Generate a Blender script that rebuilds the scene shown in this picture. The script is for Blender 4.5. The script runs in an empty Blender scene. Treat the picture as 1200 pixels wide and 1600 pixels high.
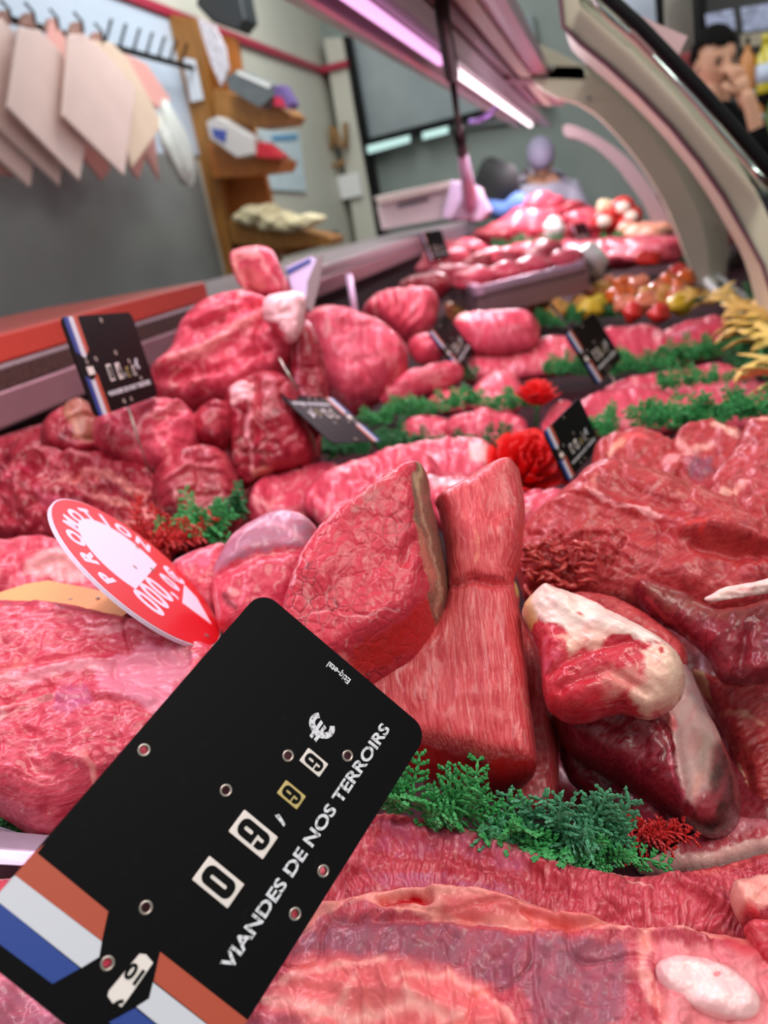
import bpy, bmesh, math, random
import numpy as np
from mathutils import Vector, Matrix
from mathutils.geometry import delaunay_2d_cdt

# ---------------------------------------------------------------- camera
FPX = 1200.0
CAMH = 1.25
_r = math.radians(10.5)
_Y = Vector((345, 522, -FPX)).normalized()
_p = math.atan((-math.sin(_r) * 345 + math.cos(_r) * 522) / FPX)
_Z = Vector((-math.sin(_r) * math.cos(_p), math.cos(_r) * math.cos(_p), math.sin(_p)))
_X = _Y.cross(_Z)
ROT = Matrix((_X, _Y, _Z))
S = bpy.context.scene
cam_data = bpy.data.cameras.new('camera')
cam = bpy.data.objects.new('camera', cam_data)
S.collection.objects.link(cam)
cam.matrix_world = Matrix.Translation((0, 0, CAMH)) @ ROT.to_4x4()
cam_data.sensor_fit = 'VERTICAL'
cam_data.sensor_height = 36.0
cam_data.lens = 27.0
cam_data.clip_start = 0.01
cam_data.dof.use_dof = True
cam_data.dof.focus_distance = 0.335
cam_data.dof.aperture_fstop = 8.0
S.camera = cam

# ---------------------------------------------------------------- world, lights, exposure
S.view_settings.view_transform = 'Standard'
S.view_settings.look = 'None'
S.view_settings.gamma = 1.0
S.view_settings.exposure = 0.0
S.view_settings.use_curve_mapping = False
w = bpy.data.worlds.new('world')
S.world = w
w.use_nodes = True
w.node_tree.nodes['Background'].inputs[0].default_value = (0.80, 0.86, 0.88, 1)
w.node_tree.nodes['Background'].inputs[1].default_value = 0.46

def area(name, loc, target, sx, sy, power, col):
    l = bpy.data.lights.new(name, 'AREA')
    l.shape = 'RECTANGLE'; l.size = sx; l.size_y = sy; l.energy = power; l.color = col
    o = bpy.data.objects.new(name, l)
    S.collection.objects.link(o)
    o.location = loc
    d = (Vector(target) - Vector(loc)).normalized()
    o.rotation_mode = 'QUATERNION'
    # local y of the rectangle along world Y
    z = -d; y = Vector((0, 1, 0)); y = (y - z * y.dot(z)).normalized(); x = y.cross(z)
    o.rotation_quaternion = Matrix((x, y, z)).transposed().to_quaternion()
    return o
# the pink tubes under the canopy
area('case_tube_light_near', (-0.36, 0.85, CAMH + 0.27), (-0.16, 0.75, CAMH - 0.33), 0.03, 1.9, 8.5, (1.0, 0.74, 0.88))
area('case_tube_light_far', (-0.36, 3.6, CAMH + 0.27), (-0.2, 3.6, CAMH - 0.33), 0.03, 2.6, 24.0, (1.0, 0.84, 0.93))
# shop ceiling fittings, in front of the case on the customers' side and behind the counter
area('shop_ceiling_light_near', (0.75, -0.2, CAMH + 1.45), (0.0, 0.6, CAMH - 0.3), 0.7, 1.2, 24.0, (1.0, 0.95, 0.88))
area('shop_ceiling_light_back', (-1.1, 3.6, CAMH + 1.6), (-1.1, 4.2, 0.5), 0.6, 2.4, 42.0, (0.95, 1.0, 1.0))
area('shop_ceiling_light_side', (1.3, 3.2, CAMH + 1.5), (1.0, 3.8, 0.8), 0.6, 1.2, 18.0, (1.0, 0.97, 0.9))

# ---------------------------------------------------------------- pixel helpers (photo px -> world)
def ray(x, y):
    return ROT @ Vector(((x - 600) / FPX, (800 - y) / FPX, -1.0))
def W(x, y, **k):
    """point of the place seen at photo pixel x, y: at camera depth D, or on the plane X=, Y=, Z= (Z relative to the lens)"""
    d = ray(x, y)
    (a, v), = k.items()
    t = v if a == 'D' else v / d['XYZ'.find(a)]
    return d * t + Vector((0, 0, CAMH))

# ---------------------------------------------------------------- materials
def lin(c):
    return tuple(((v / 255) / 12.92 if v / 255 <= 0.04045 else ((v / 255 + 0.055) / 1.055) ** 2.4) for v in c) + (1.0,)

class NT:
    def __init__(s, name):
        s.m = bpy.data.materials.new(name); s.m.use_nodes = True
        s.t = s.m.node_tree; s.bs = s.t.nodes['Principled BSDF']; s.out = s.t.nodes['Material Output']
    def n(s, typ, **k):
        q = s.t.nodes.new(typ)
        for a, b in k.items(): setattr(q, a, b)
        return q
    def l(s, a, b): s.t.links.new(a, b)
    def coord(s, scale=(1, 1, 1), rot=0.0, loc=(0, 0, 0), kind='Object'):
        c = s.n('ShaderNodeTexCoord'); m = s.n('ShaderNodeMapping')
        m.inputs['Scale'].default_value = scale; m.inputs['Rotation'].default_value = (0, 0, rot); m.inputs['Location'].default_value = loc
        s.l(c.outputs[kind], m.inputs[0]); return m.outputs[0]
    def noise(s, vec, scale, detail=3, rough=0.5, dist=0.0):
        q = s.n('ShaderNodeTexNoise'); q.inputs['Scale'].default_value = scale; q.inputs['Detail'].default_value = detail
        q.inputs['Roughness'].default_value = rough; q.inputs['Distortion'].default_value = dist
        s.l(vec, q.inputs['Vector']); return q.outputs[0]
    def ramp(s, v, stops):
        q = s.n('ShaderNodeValToRGB'); e = q.color_ramp.elements
        while len(e) < len(stops): e.new(0.5)
        for i, (p, c) in enumerate(stops):
            e[i].position = p; e[i].color = c if len(c) == 4 else tuple(c) + (1,)
        s.l(v, q.inputs[0]); return q.outputs[0]
    def val(s, v, stops):
        return s.ramp(v, [(p, (c, c, c, 1)) for p, c in stops])
    def mix(s, f, a, b, mode='MIX'):
        q = s.n('ShaderNodeMix', data_type='RGBA', blend_type=mode)
        for sock, v in ((q.inputs[0], f), (q.inputs[6], a), (q.inputs[7], b)):
            if isinstance(v, (float, int, tuple)): sock.default_value = v
            else: s.l(v, sock)
        return q.outputs[2]
    def math(s, op, a, b=None):
        q = s.n('ShaderNodeMath', operation=op)
        for sock, v in ((q.inputs[0], a), (q.inputs[1], b)):
            if v is None: continue
            if isinstance(v, (float, int)): sock.default_value = v
            else: s.l(v, sock)
        return q.outputs[0]
    def bump(s, h, strength, dist):
        q = s.n('ShaderNodeBump'); q.inputs['Strength'].default_value = strength; q.inputs['Distance'].default_value = dist
        s.l(h, q.inputs['Height']); s.l(q.outputs[0], s.bs.inputs['Normal'])
    def set(s, **k):
        for a, b in k.items():
            i = s.bs.inputs[a.replace('_', ' ')]
            if isinstance(b, (float, int, tuple)): i.default_value = b
            else: s.l(b, i)

def simple(name, c, rough=0.5, metal=0.0, emit=0.0, spec=0.5, var=0.0, vscale=30, bump=0.0, bscale=80, coat=0.0):
    t = NT(name); col = lin(c)
    v = t.coord()
    if var > 0:
        n = t.noise(v, vscale, 4, 0.6)
        a = tuple(min(1, x * (1 + var)) for x in col[:3]) + (1,); b = tuple(x * (1 - var) for x in col[:3]) + (1,)
        t.set(Base_Color=t.ramp(n, [(0.3, b), (0.7, a)]))
    else:
        t.set(Base_Color=col)
    t.set(Roughness=rough, Metallic=metal)
    t.bs.inputs['Specular IOR Level'].default_value = spec
    t.bs.inputs['Coat Weight'].default_value = coat
    if bump > 0: t.bump(t.noise(v, bscale, 3), bump, 0.002)
    if emit > 0:
        t.bs.inputs['Emission Color'].default_value = col; t.bs.inputs['Emission Strength'].default_value = emit
    return t.m

def meat(name, base=(196, 58, 68), dark=(150, 30, 42), light=(222, 92, 98), fat=(236, 176, 170), ang=0.0, fib=0.35, fscale=420,
         crack=0.0, cscale=95, vein=0.25, vscale=55, rough=0.40, bump=0.5, coarse=60, stretch=0.1, coat=0.18, fine=1.0):
    """wet raw meat: mottling, muscle fibres, cracks between bundles, thin fat veins, plus the painted fat and membrane of the piece"""
    t = NT(name)
    v = t.coord()
    info = t.n('ShaderNodeObjectInfo'); off = t.n('ShaderNodeVectorMath', operation='ADD')
    sc = t.n('ShaderNodeVectorMath', operation='SCALE'); cmb = t.n('ShaderNodeCombineXYZ')
    t.l(info.outputs['Random'], cmb.inputs[0]); t.l(info.outputs['Random'], cmb.inputs[2])
    t.l(cmb.outputs[0], sc.inputs[0]); sc.inputs['Scale'].default_value = 7.0
    t.l(v, off.inputs[0]); t.l(sc.outputs[0], off.inputs[1]); v = off.outputs[0]
    wn = t.n('ShaderNodeTexNoise'); wn.inputs['Scale'].default_value = 28; wn.inputs['Detail'].default_value = 2; t.l(v, wn.inputs['Vector'])
    ws = t.n('ShaderNodeVectorMath', operation='SCALE'); t.l(wn.outputs[1], ws.inputs[0]); ws.inputs['Scale'].default_value = 0.012
    wa = t.n('ShaderNodeVectorMath', operation='ADD'); t.l(v, wa.inputs[0]); t.l(ws.outputs[0], wa.inputs[1]); wv = wa.outputs[0]
    mp = t.n('ShaderNodeMapping'); mp.inputs['Rotation'].default_value = (0, 0, ang); mp.inputs['Scale'].default_value = (1, 1, 1); t.l(wv, mp.inputs[0])
    mp2 = t.n('ShaderNodeMapping'); mp2.inputs['Scale'].default_value = (1, stretch, 0.5); t.l(mp.outputs[0], mp2.inputs[0]); fv = mp2.outputs[0]
    low = t.noise(v, coarse, 4, 0.6, 0.6)
    col = t.ramp(low, [(0.25, lin(dark)), (0.48, lin(base)), (0.62, lin(base)), (0.85, lin(light))])
    f = t.noise(fv, fscale, 3, 0.6)
    fm = t.val(f, [(0.45, 0), (0.62, 1)])
    col = t.mix(t.math('MULTIPLY', fm, fib), col, lin(light))
    fd = t.val(f, [(0.36, 1), (0.47, 0)])
    col = t.mix(t.math('MULTIPLY', fd, fib * 0.8), col, lin(dark))
    hgt = t.math('MULTIPLY', f, 0.5)
    if crack > 0:
        vo = t.n('ShaderNodeTexVoronoi', feature='DISTANCE_TO_EDGE'); vo.inputs['Scale'].default_value = cscale; t.l(wv, vo.inputs['Vector'])
        msk = t.val(t.noise(v, 30, 2), [(0.42, 0), (0.56, 1)])
        c1 = t.val(vo.outputs['Distance'], [(0.0, 1), (0.07, 0)])
        cm = t.math('MULTIPLY', t.math('MULTIPLY', c1, msk), crack)
        col = t.mix(cm, col, lin((112, 10, 24)))
        c2 = t.val(vo.outputs['Distance'], [(0.0, 0), (0.16, 1)])
        hgt = t.math('ADD', hgt, t.math('MULTIPLY', c2, 0.6 * crack))
    if vein > 0:
        vn = t.noise(wv, vscale, 3, 0.55, 0.8)
        vm = t.val(vn, [(0.475, 0), (0.5, 1), (0.525, 0)])
        m2 = t.val(t.noise(v, vscale * 0.6, 2), [(0.48, 0), (0.6, 1)])
        col = t.mix(t.math('MULTIPLY', t.math('MULTIPLY', vm, m2), vein), col, lin(fat))
    sp = t.val(t.noise(fv, fscale * 0.45, 2, 0.5), [(0.66, 0), (0.70, 1)])
    col = t.mix(t.math('MULTIPLY', sp, vein * 0.9), col, lin(fat))
    at = t.n('ShaderNodeAttribute', attribute_name='paint')
    pn = t.noise(wv, 160, 4, 0.6)
    pf = t.math('ADD', at.outputs['Alpha'], t.math('MULTIPLY', t.math('SUBTRACT', pn, 0.5), 1.1))
    pf = t.val(pf, [(0.25, 0), (0.75, 1)])
    pf = t.math('MULTIPLY', pf, t.val(at.outputs['Alpha'], [(0.02, 0), (0.2, 1)]))
    pc = t.mix(t.math('MULTIPLY', t.val(t.noise(fv, 260, 3), [(0.4, 0), (0.7, 1)]), 0.28), at.outputs['Color'], lin((198, 70, 84)))
    col = t.mix(pf, col, pc)
    t.set(Base_Color=col)
    rn = t.noise(v, 130, 2)
    t.set(Roughness=t.val(rn, [(0.3, rough - 0.08), (0.7, rough + 0.14)]))
    t.bs.inputs['Specular IOR Level'].default_value = 0.38
    t.bs.inputs['Coat Weight'].default_value = coat; t.bs.inputs['Coat Roughness'].default_value = 0.16
    hgt = t.math('ADD', hgt, t.math('MULTIPLY', t.noise(v, 430 * fine, 3, 0.6), 0.45))
    t.bump(hgt, bump, 0.0011 / fine)
    return t.m

# ---------------------------------------------------------------- objects
def tag(o, label=None, cat=None, group=None, kind=None):
    if label: o['label'] = label
    if cat: o['category'] = cat
    if group: o['group'] = group
    if kind: o['kind'] = kind
    return o
def link(name, me, mat=None, parent=None, M=None):
    o = bpy.data.objects.new(name, me); S.collection.objects.link(o)
    if mat is not None and hasattr(me, 'materials'):
        me.materials.append(mat)
    if parent is not None: o.parent = parent
    if M is not None: o.matrix_local = M
    return o
def empty(name, loc, label, cat, group=None, M=None):
    o = bpy.data.objects.new(name, None); S.collection.objects.link(o)
    o.empty_display_size = 0.05
    if M is not None: o.matrix_world = M
    else: o.location = loc
    return tag(o, label, cat, group)
class MB:
    def __init__(s): s.b = bmesh.new()
    def box(s, a, b, bev=0.0):
        a = Vector(a); b = Vector(b); c = (a + b) / 2; d = b - a
        r = bmesh.ops.create_cube(s.b, size=1.0)
        for v in r['verts']: v.co = Vector((v.co.x * d.x, v.co.y * d.y, v.co.z * d.z)) + c
        if bev > 0:
            es = list({e for v in r['verts'] for e in v.link_edges})
            bmesh.ops.bevel(s.b, geom=es, offset=bev, segments=2, affect='EDGES', profile=0.5)
        return s
    def prism(s, pts, vec, bev=0.0):
        """a polygon in space, given thickness vec"""
        pts = [Vector(p) for p in pts]; vec = Vector(vec)
        a = [s.b.verts.new(p) for p in pts]; c = [s.b.verts.new(p + vec) for p in pts]
        f1 = s.b.faces.new(a); f2 = s.b.faces.new(c[::-1]); n = len(pts)
        for i in range(n): s.b.faces.new((a[(i + 1) % n], a[i], c[i], c[(i + 1) % n]))
        if bev > 0:
            es = list(f1.edges) + list(f2.edges)
            bmesh.ops.bevel(s.b, geom=es, offset=bev, segments=2, affect='EDGES', profile=0.5)
        return s
    def tube(s, pts, r, seg=10, cap=True):
        pts = [Vector(p) for p in pts]; n = len(pts)
        rs = r if isinstance(r, (list, tuple)) else [r] * n
        rings = []; up = Vector((0.31, 0.2, 0.93))
        for i, p in enumerate(pts):
            d = (pts[min(i + 1, n - 1)] - pts[max(i - 1, 0)]).normalized()
            x = d.cross(up)
            if x.length < 1e-3: x = d.cross(Vector((1, 0, 0)))
            x.normalize(); y = d.cross(x)
            rings.append([s.b.verts.new(p + (x * math.cos(q) + y * math.sin(q)) * rs[i]) for q in [2 * math.pi * k / seg for k in range(seg)]])
        for a, b in zip(rings, rings[1:]):
            for k in range(seg): s.b.faces.new((a[k], a[(k + 1) % seg], b[(k + 1) % seg], b[k]))
        if cap: s.b.faces.new(rings[0][::-1]); s.b.faces.new(rings[-1])
        return s
    def ball(s, c, r, sub=2, sc=(1, 1, 1), M=None):
        q = bmesh.ops.create_icosphere(s.b, subdivisions=sub, radius=1.0)
        for v in q['verts']:
            p = Vector((v.co.x * sc[0] * r, v.co.y * sc[1] * r, v.co.z * sc[2] * r))
            if M is not None: p = M @ p
            v.co = p + Vector(c)
        return s
    def mesh(s, name, smooth=True):
        bmesh.ops.recalc_face_normals(s.b, faces=s.b.faces)
        me = bpy.data.meshes.new(name); s.b.to_mesh(me); s.b.free()
        if smooth: me.polygons.foreach_set('use_smooth', [True] * len(me.polygons))
        return me
    def build(s, name, mat, parent=None, smooth=False, M=None):
        return link(name, s.mesh(name, smooth), mat, parent, M)

# numpy noise
def _hash(ix, iy, seed):
    h = (ix * 374761393 + iy * 668265263 + seed * 1442695041) & 0xFFFFFFFF
    h = ((h ^ (h >> 13)) * 1274126177) & 0xFFFFFFFF
    return ((h ^ (h >> 16)) & 0xFFFF) / 65535.0
def vnoise(x, y, seed=0):
    ix = np.floor(x).astype(np.int64); iy = np.floor(y).astype(np.int64)
    fx = x - ix; fy = y - iy; fx = fx * fx * fx * (fx * (fx * 6 - 15) + 10); fy = fy * fy * fy * (fy * (fy * 6 - 15) + 10)
    a = _hash(ix, iy, seed); b = _hash(ix + 1, iy, seed); c = _hash(ix, iy + 1, seed); d = _hash(ix + 1, iy + 1, seed)
    return (a + (b - a) * fx) * (1 - fy) + (c + (d - c) * fx) * fy - 0.5
def fbm(x, y, seed=0, octv=4):
    r = 0; a = 1.0
    for o in range(octv):
        r = r + a * vnoise(x * 2 ** o + 13.7 * o, y * 2 ** o - 7.1 * o, seed + o); a *= 0.5
    return r
def segdist(P, pts, closed=False):
    pts = np.asarray(pts, float); A = pts if closed else pts[:-1]; B = np.roll(pts, -1, 0) if closed else pts[1:]
    best = np.full(len(P), 1e9)
    for i in range(0, len(A), 64):
        a = A[i:i + 64][None]; b = B[i:i + 64][None]; d = b - a; L = (d ** 2).sum(2) + 1e-9
        t = np.clip(((P[:, None] - a) * d).sum(2) / L, 0, 1)
        q = a + d * t[..., None]
        best = np.minimum(best, np.sqrt(((P[:, None] - q) ** 2).sum(2)).min(1))
    return best
def inside(P, pts):
    pts = np.asarray(pts, float); x, y = P[:, 0], P[:, 1]; r = np.zeros(len(P), bool); n = len(pts)
    for i in range(n):
        x0, y0 = pts[i]; x1, y1 = pts[(i + 1) % n]
        if y0 == y1: continue
        c = ((y0 > y) != (y1 > y)) & (x < (x1 - x0) * (y - y0) / (y1 - y0) + x0)
        r ^= c
    return r
def smooth_poly(pts, it=2, closed=True, ratio=0.22):
    p = np.asarray(pts, float)
    for _ in range(it):
        a = p; b = np.roll(p, -1, 0)
        q = np.empty((2 * len(a), 2)); q[0::2] = a * (1 - ratio) + b * ratio; q[1::2] = a * ratio + b * (1 - ratio); p = q
    return p
def resample(p, step):
    c = np.vstack([p, p[:1]]); d = np.r_[0, np.cumsum(np.hypot(*np.diff(c, axis=0).T))]
    n = max(8, int(d[-1] / step)); s = np.linspace(0, d[-1], n, endpoint=False)
    return np.c_[np.interp(s, d, c[:, 0]), np.interp(s, d, c[:, 1])]

PAINTCOL = {}
def lump(name, label, cat, outline, anchor, mat, k=0.35, T=0.02, back=0.03, R=40, step=4.0, feats=(), paint=(), group=None,
         seed=1, n1=(60, 0.0016), n2=(16, 0.0006), n2s=(1.0, 1.0, 0.0), yaw=0.0, wob=2.0, parent=None, soft=6, side=None, warp=5.0, crease=None, off=None, grow=1.035):
    """one piece of meat: an outline with real thickness, modelled in relief on its own plane (px are photo pixels, h metres)"""
    ax, ay, D = anchor
    vd = ray(ax, ay); O = W(ax, ay, D=D)
    n = ((-vd.normalized()) * (1 - k) + Vector((0, 0, 1)) * k + Vector((yaw, 0, 0))).normalized()
    xc = ROT @ Vector((1, 0, 0)); ex = (xc - n * xc.dot(n)).normalized(); ey = n.cross(ex)
    mpp = D / FPX
    rng = np.random.RandomState(seed)
    o = np.asarray(outline, float); o = o.mean(0) + (o - o.mean(0)) * grow; o = smooth_poly(o, 2); o = resample(o, step)
    # organic wobble of the edge
    s = np.arange(len(o)); o = o + wob * np.c_[fbm(o[:, 0] / 22, o[:, 1] / 22, seed + 40), fbm(o[:, 0] / 22, o[:, 1] / 22, seed + 77)]
    x0, y0 = o.min(0); x1, y1 = o.max(0)
    gx, gy = np.meshgrid(np.arange(x0, x1, step), np.arange(y0, y1, step * 0.87))
    gx[1::2] += step * 0.5
    G = np.c_[gx.ravel(), gy.ravel()] + rng.uniform(-0.12, 0.12, (gx.size, 2)) * step
    G = G[inside(G, o)]; dg = segdist(G, o, True); G = G[dg > 0.6 * step]; dg = dg[dg > 0.6 * step]
    no = len(o); P = np.vstack([o, G]); d = np.r_[np.zeros(no), dg]
    vs, es, fs, _, _, _ = delaunay_2d_cdt([Vector(p) for p in P], [(i, (i + 1) % no) for i in range(no)], [], 1, 1e-6, False)[:6]
    if len(vs) == len(P):
        P = np.array([[v.x, v.y] for v in vs])
    else:
        P = np.array([[v.x, v.y] for v in vs]); d = segdist(P, o, True)
        d[d < 1e-3] = 0
    F = np.array([f[:] for f in fs if len(f) == 3]); F = F[inside(P[F].mean(1), o)]
    rim = d < 1e-3
    q = np.clip(d / R, 0, 1); h = np.sqrt(np.maximum(0, 1 - (1 - q) ** 2))
    E = np.vstack([F[:, [0, 1]], F[:, [1, 2]], F[:, [2, 0]]])
    E = np.unique(np.sort(E, 1), axis=0)
    def sm(v, it):
        dg_ = np.bincount(E.ravel(), minlength=len(P)).astype(float)
        for _ in range(it):
            a = np.zeros(len(P)); np.add.at(a, E[:, 0], v[E[:, 1]]); np.add.at(a, E[:, 1], v[E[:, 0]])
            nv = a / np.maximum(dg_, 1); v = np.where(rim, v, 0.5 * v + 0.5 * nv)
        return v
    h = sm(h, soft); hb = h.copy() * back; h = h * T
    fade = np.clip(d / (R * 0.5), 0, 1)
    add = np.zeros(len(P)); cutadd = np.zeros(len(P))
    for f in feats:
        if f[0] == 'b':
            _, cx, cy, rx, ry, an, hh = f; a = math.radians(an)
            dx = P[:, 0] - cx; dy = P[:, 1] - cy
            u = (dx * math.cos(a) + dy * math.sin(a)) / rx; v = (-dx * math.sin(a) + dy * math.cos(a)) / ry
            add += hh * np.exp(-(u * u + v * v))
        elif f[0] == 'l':
            _, pts, wd, hh = f
            pp = P + 3 * np.c_[fbm(P[:, 0] / 18, P[:, 1] / 18, seed + 5, 3), fbm(P[:, 0] / 18, P[:, 1] / 18, seed + 9, 3)]
            dd = segdist(pp, pts); add += hh * np.exp(-(dd / wd) ** 2)
        elif f[0] == 'cut':
            _, p0, p1, sl = f; dx, dy = p1[0] - p0[0], p1[1] - p0[1]; L = math.hypot(dx, dy)
            dd = ((P[:, 0] - p0[0]) * dy - (P[:, 1] - p0[1]) * dx) / L     # >0 : left of travel on screen
            sf = 5.0; sp = sf * np.log1p(np.exp(np.clip(dd / sf, -30, 30)))
            cutadd -= sl * mpp * sp
        elif f[0] == 'wave':
            _, an, wl, hh = f; a = math.radians(an)
            ph = (P[:, 0] * math.cos(a) + P[:, 1] * math.sin(a)) / wl + 2.2 * fbm(P[:, 0] / 70, P[:, 1] / 70, seed + 3, 3)
            add += hh * np.sin(ph * 2 * math.pi)
    a = n2s[2]; u = (P[:, 0] * math.cos(a) + P[:, 1] * math.sin(a)) * n2s[0]; v = (-P[:, 0] * math.sin(a) + P[:, 1] * math.cos(a)) * n2s[1]
    ns = n1[1] * 2 * fbm(P[:, 0] / n1[0], P[:, 1] / n1[0], seed, 3) + n2[1] * 2 * fbm(u / n2[0], v / n2[0], seed + 21, 3)
    if crease:
        cs, ca, cw = crease
        cx_ = P[:, 0] * math.cos(a) + P[:, 1] * math.sin(a); cy_ = -P[:, 0] * math.sin(a) + P[:, 1] * math.cos(a)
        z1 = fbm(cx_ / cs * 0.8, cy_ / cs * 1.3, seed + 61, 2); z2 = fbm(cx_ / cs * 1.7 + 5, cy_ / cs * 2.1, seed + 67, 2)
        ns = ns - ca * np.exp(-(z1 / cw) ** 2) - 0.45 * ca * np.exp(-(z2 / cw) ** 2)
    h = h + (add + ns) * np.clip(fade, 0, 1) + cutadd
    hb = hb - cutadd
    # to the plane
    ez = n; Oc = O - Vector((0, 0, CAMH))
    Rn = np.array(ROT)
    rays = np.c_[(P[:, 0] - 600) / FPX, (800 - P[:, 1]) / FPX, -np.ones(len(P))] @ Rn.T
    nn = np.array(n); tt = (np.array(Oc) @ nn) / (rays @ nn)
    X = rays * tt[:, None] - np.array(Oc)
    lx = X @ np.array(ex); ly = X @ np.array(ey)
    offz = -T * min(1.0, 1.2 * k) if off is None else off
    h = h + offz; hb = hb - offz
    top = np.c_[lx, ly, h]
    inn = np.where(~rim)[0]; bi = np.arange(len(P)); bi[inn] = len(P) + np.arange(len(inn))
    bot = np.c_[lx[inn], ly[inn], -hb[inn]]
    V = np.vstack([top, bot])
    # orientation: photo y points down
    a_, b_, c_ = top[F[:, 0], :2], top[F[:, 1], :2], top[F[:, 2], :2]
    ar = (b_[:, 0] - a_[:, 0]) * (c_[:, 1] - a_[:, 1]) - (b_[:, 1] - a_[:, 1]) * (c_[:, 0] - a_[:, 0])
    Ft = np.where(ar[:, None] > 0, F, F[:, ::-1]); Fb = bi[Ft][:, ::-1]
    FF = np.vstack([Ft, Fb])
    me = bpy.data.meshes.new(name)
    me.vertices.add(len(V)); me.vertices.foreach_set('co', V.astype(np.float32).ravel())
    me.loops.add(len(FF) * 3); me.loops.foreach_set('vertex_index', FF.astype(np.int32).ravel())
    me.polygons.add(len(FF)); me.polygons.foreach_set('loop_start', np.arange(0, len(FF) * 3, 3, dtype=np.int32))
    me.update(calc_edges=True); me.polygons.foreach_set('use_smooth', np.ones(len(FF), bool))
    col = np.zeros((len(V), 4)); col[:, :3] = lin((220, 150, 150))[:3]
    PW = P + warp * 2 * np.c_[fbm(P[:, 0] / 26, P[:, 1] / 26, seed + 31, 3), fbm(P[:, 0] / 26, P[:, 1] / 26, seed + 55, 3)]
    pc = np.zeros((len(P), 4)); pc[:, :3] = col[:len(P), :3]
    for f in paint:
        kind, pts, c, sf = f[:4]; st = f[4] if len(f) > 4 else 1.0
        if kind == 'p':
            dd = segdist(PW, pts, True); m = np.clip(np.where(inside(PW, pts), 0.5 + dd / sf, 0.5 - dd / sf), 0, 1)
        elif kind == 'l':
            dd = segdist(PW, pts); m = np.exp(-(dd / sf) ** 2)
        elif kind == 'e':
            cx, cy, rx, ry, an = pts; a = math.radians(an); dx = PW[:, 0] - cx; dy = PW[:, 1] - cy
            r_ = np.hypot((dx * math.cos(a) + dy * math.sin(a)) / rx, (-dx * math.sin(a) + dy * math.cos(a)) / ry)
            m = np.clip(0.5 + (1 - r_) * min(rx, ry) / sf, 0, 1)
        m = m * st; cl = np.array(lin(c)[:3])
        na = m + pc[:, 3] * (1 - m)
        pc[:, :3] = np.where(na[:, None] > 1e-4, (cl * m[:, None] + pc[:, :3] * (pc[:, 3] * (1 - m))[:, None]) / np.maximum(na, 1e-4)[:, None], pc[:, :3])
        pc[:, 3] = na
    col[:len(P)] = pc; col[len(P):, 3] = 0; 
    col[len(P):] = pc[inn]
    at = me.attributes.new('paint', 'FLOAT_COLOR', 'POINT'); at.data.foreach_set('color', col.astype(np.float32).ravel())
    M = Matrix((ex, ey, ez)).transposed().to_4x4(); M.translation = O
    ob = link(name, me, mat)
    if parent is not None:
        ob.parent = parent; ob.matrix_world = M
    else:
        ob.matrix_world = M
        tag(ob, label, cat, group)
    return ob

# ================================================================ THE SETTING
H = CAMH
def ZZ(z): return H + z
m_floor = simple('floor_tiles', (120, 116, 110), 0.4, var=0.1)
m_wallwhite = simple('painted_wall', (186, 192, 196), 0.6, var=0.03, vscale=4)
m_steel = simple('stainless_wall_panel', (136, 140, 138), 0.42, metal=0.25, var=0.10, vscale=3)
m_backwall = simple('grey_green_wall', (140, 150, 144), 0.5, var=0.08, vscale=3)
m_paleblue = simple('pale_blue_wall_panel', (190, 202, 218), 0.35, var=0.05, vscale=3)
m_cream = simple('cream_wall', (196, 194, 180), 0.55, var=0.03, vscale=3)
m_redtrim = simple('red_trim', (164, 30, 60), 0.4)
m_black = simple('black_metal', (9, 9, 10), 0.55, spec=0.15)
m_white = simple('white_paint', (225, 225, 222), 0.45)

b = MB(); b.box((-2.2, -1.5, -0.05), (3.2, 7.0, 0)); tag(b.build('floor', m_floor), kind='structure')
b = MB(); b.box((-2.0, 0.2, 0), (-1.9, 6.4, 2.9)); tag(b.build('wall_left', m_cream), kind='structure')
b = MB(); b.box((-2.0, 6.2, 0), (3.2, 6.3, 2.9)); tag(b.build('wall_back', m_backwall), kind='structure')
b = MB(); b.box((3.1, 0.2, 0), (3.2, 6.4, 2.9)); tag(b.build('wall_right', m_wallwhite), kind='structure')
# stainless lower panel and the pale upper panel of the left wall, the red trim above
y1 = W(338, 400, X=-1.88).y - 0.0
b = MB(); b.box((-1.9, 0.3, 0.05), (-1.885, 3.74, ZZ(0.43)), 0.003); tag(b.build('trim_1', m_steel), kind='structure')
b = MB(); b.box((-1.9, 0.3, ZZ(0.44)), (-1.89, 3.85, ZZ(1.03)), 0.002); tag(b.build('trim_2', m_paleblue), kind='structure')
b = MB(); b.box((-1.9, 0.3, ZZ(1.035)), (-1.87, 5.95, ZZ(1.075)), 0.004); b.box((-1.9, 5.95, ZZ(1.035)), (-1.68, 6.2, ZZ(1.075))); tag(b.build('trim_3', m_redtrim), kind='structure')

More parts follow.
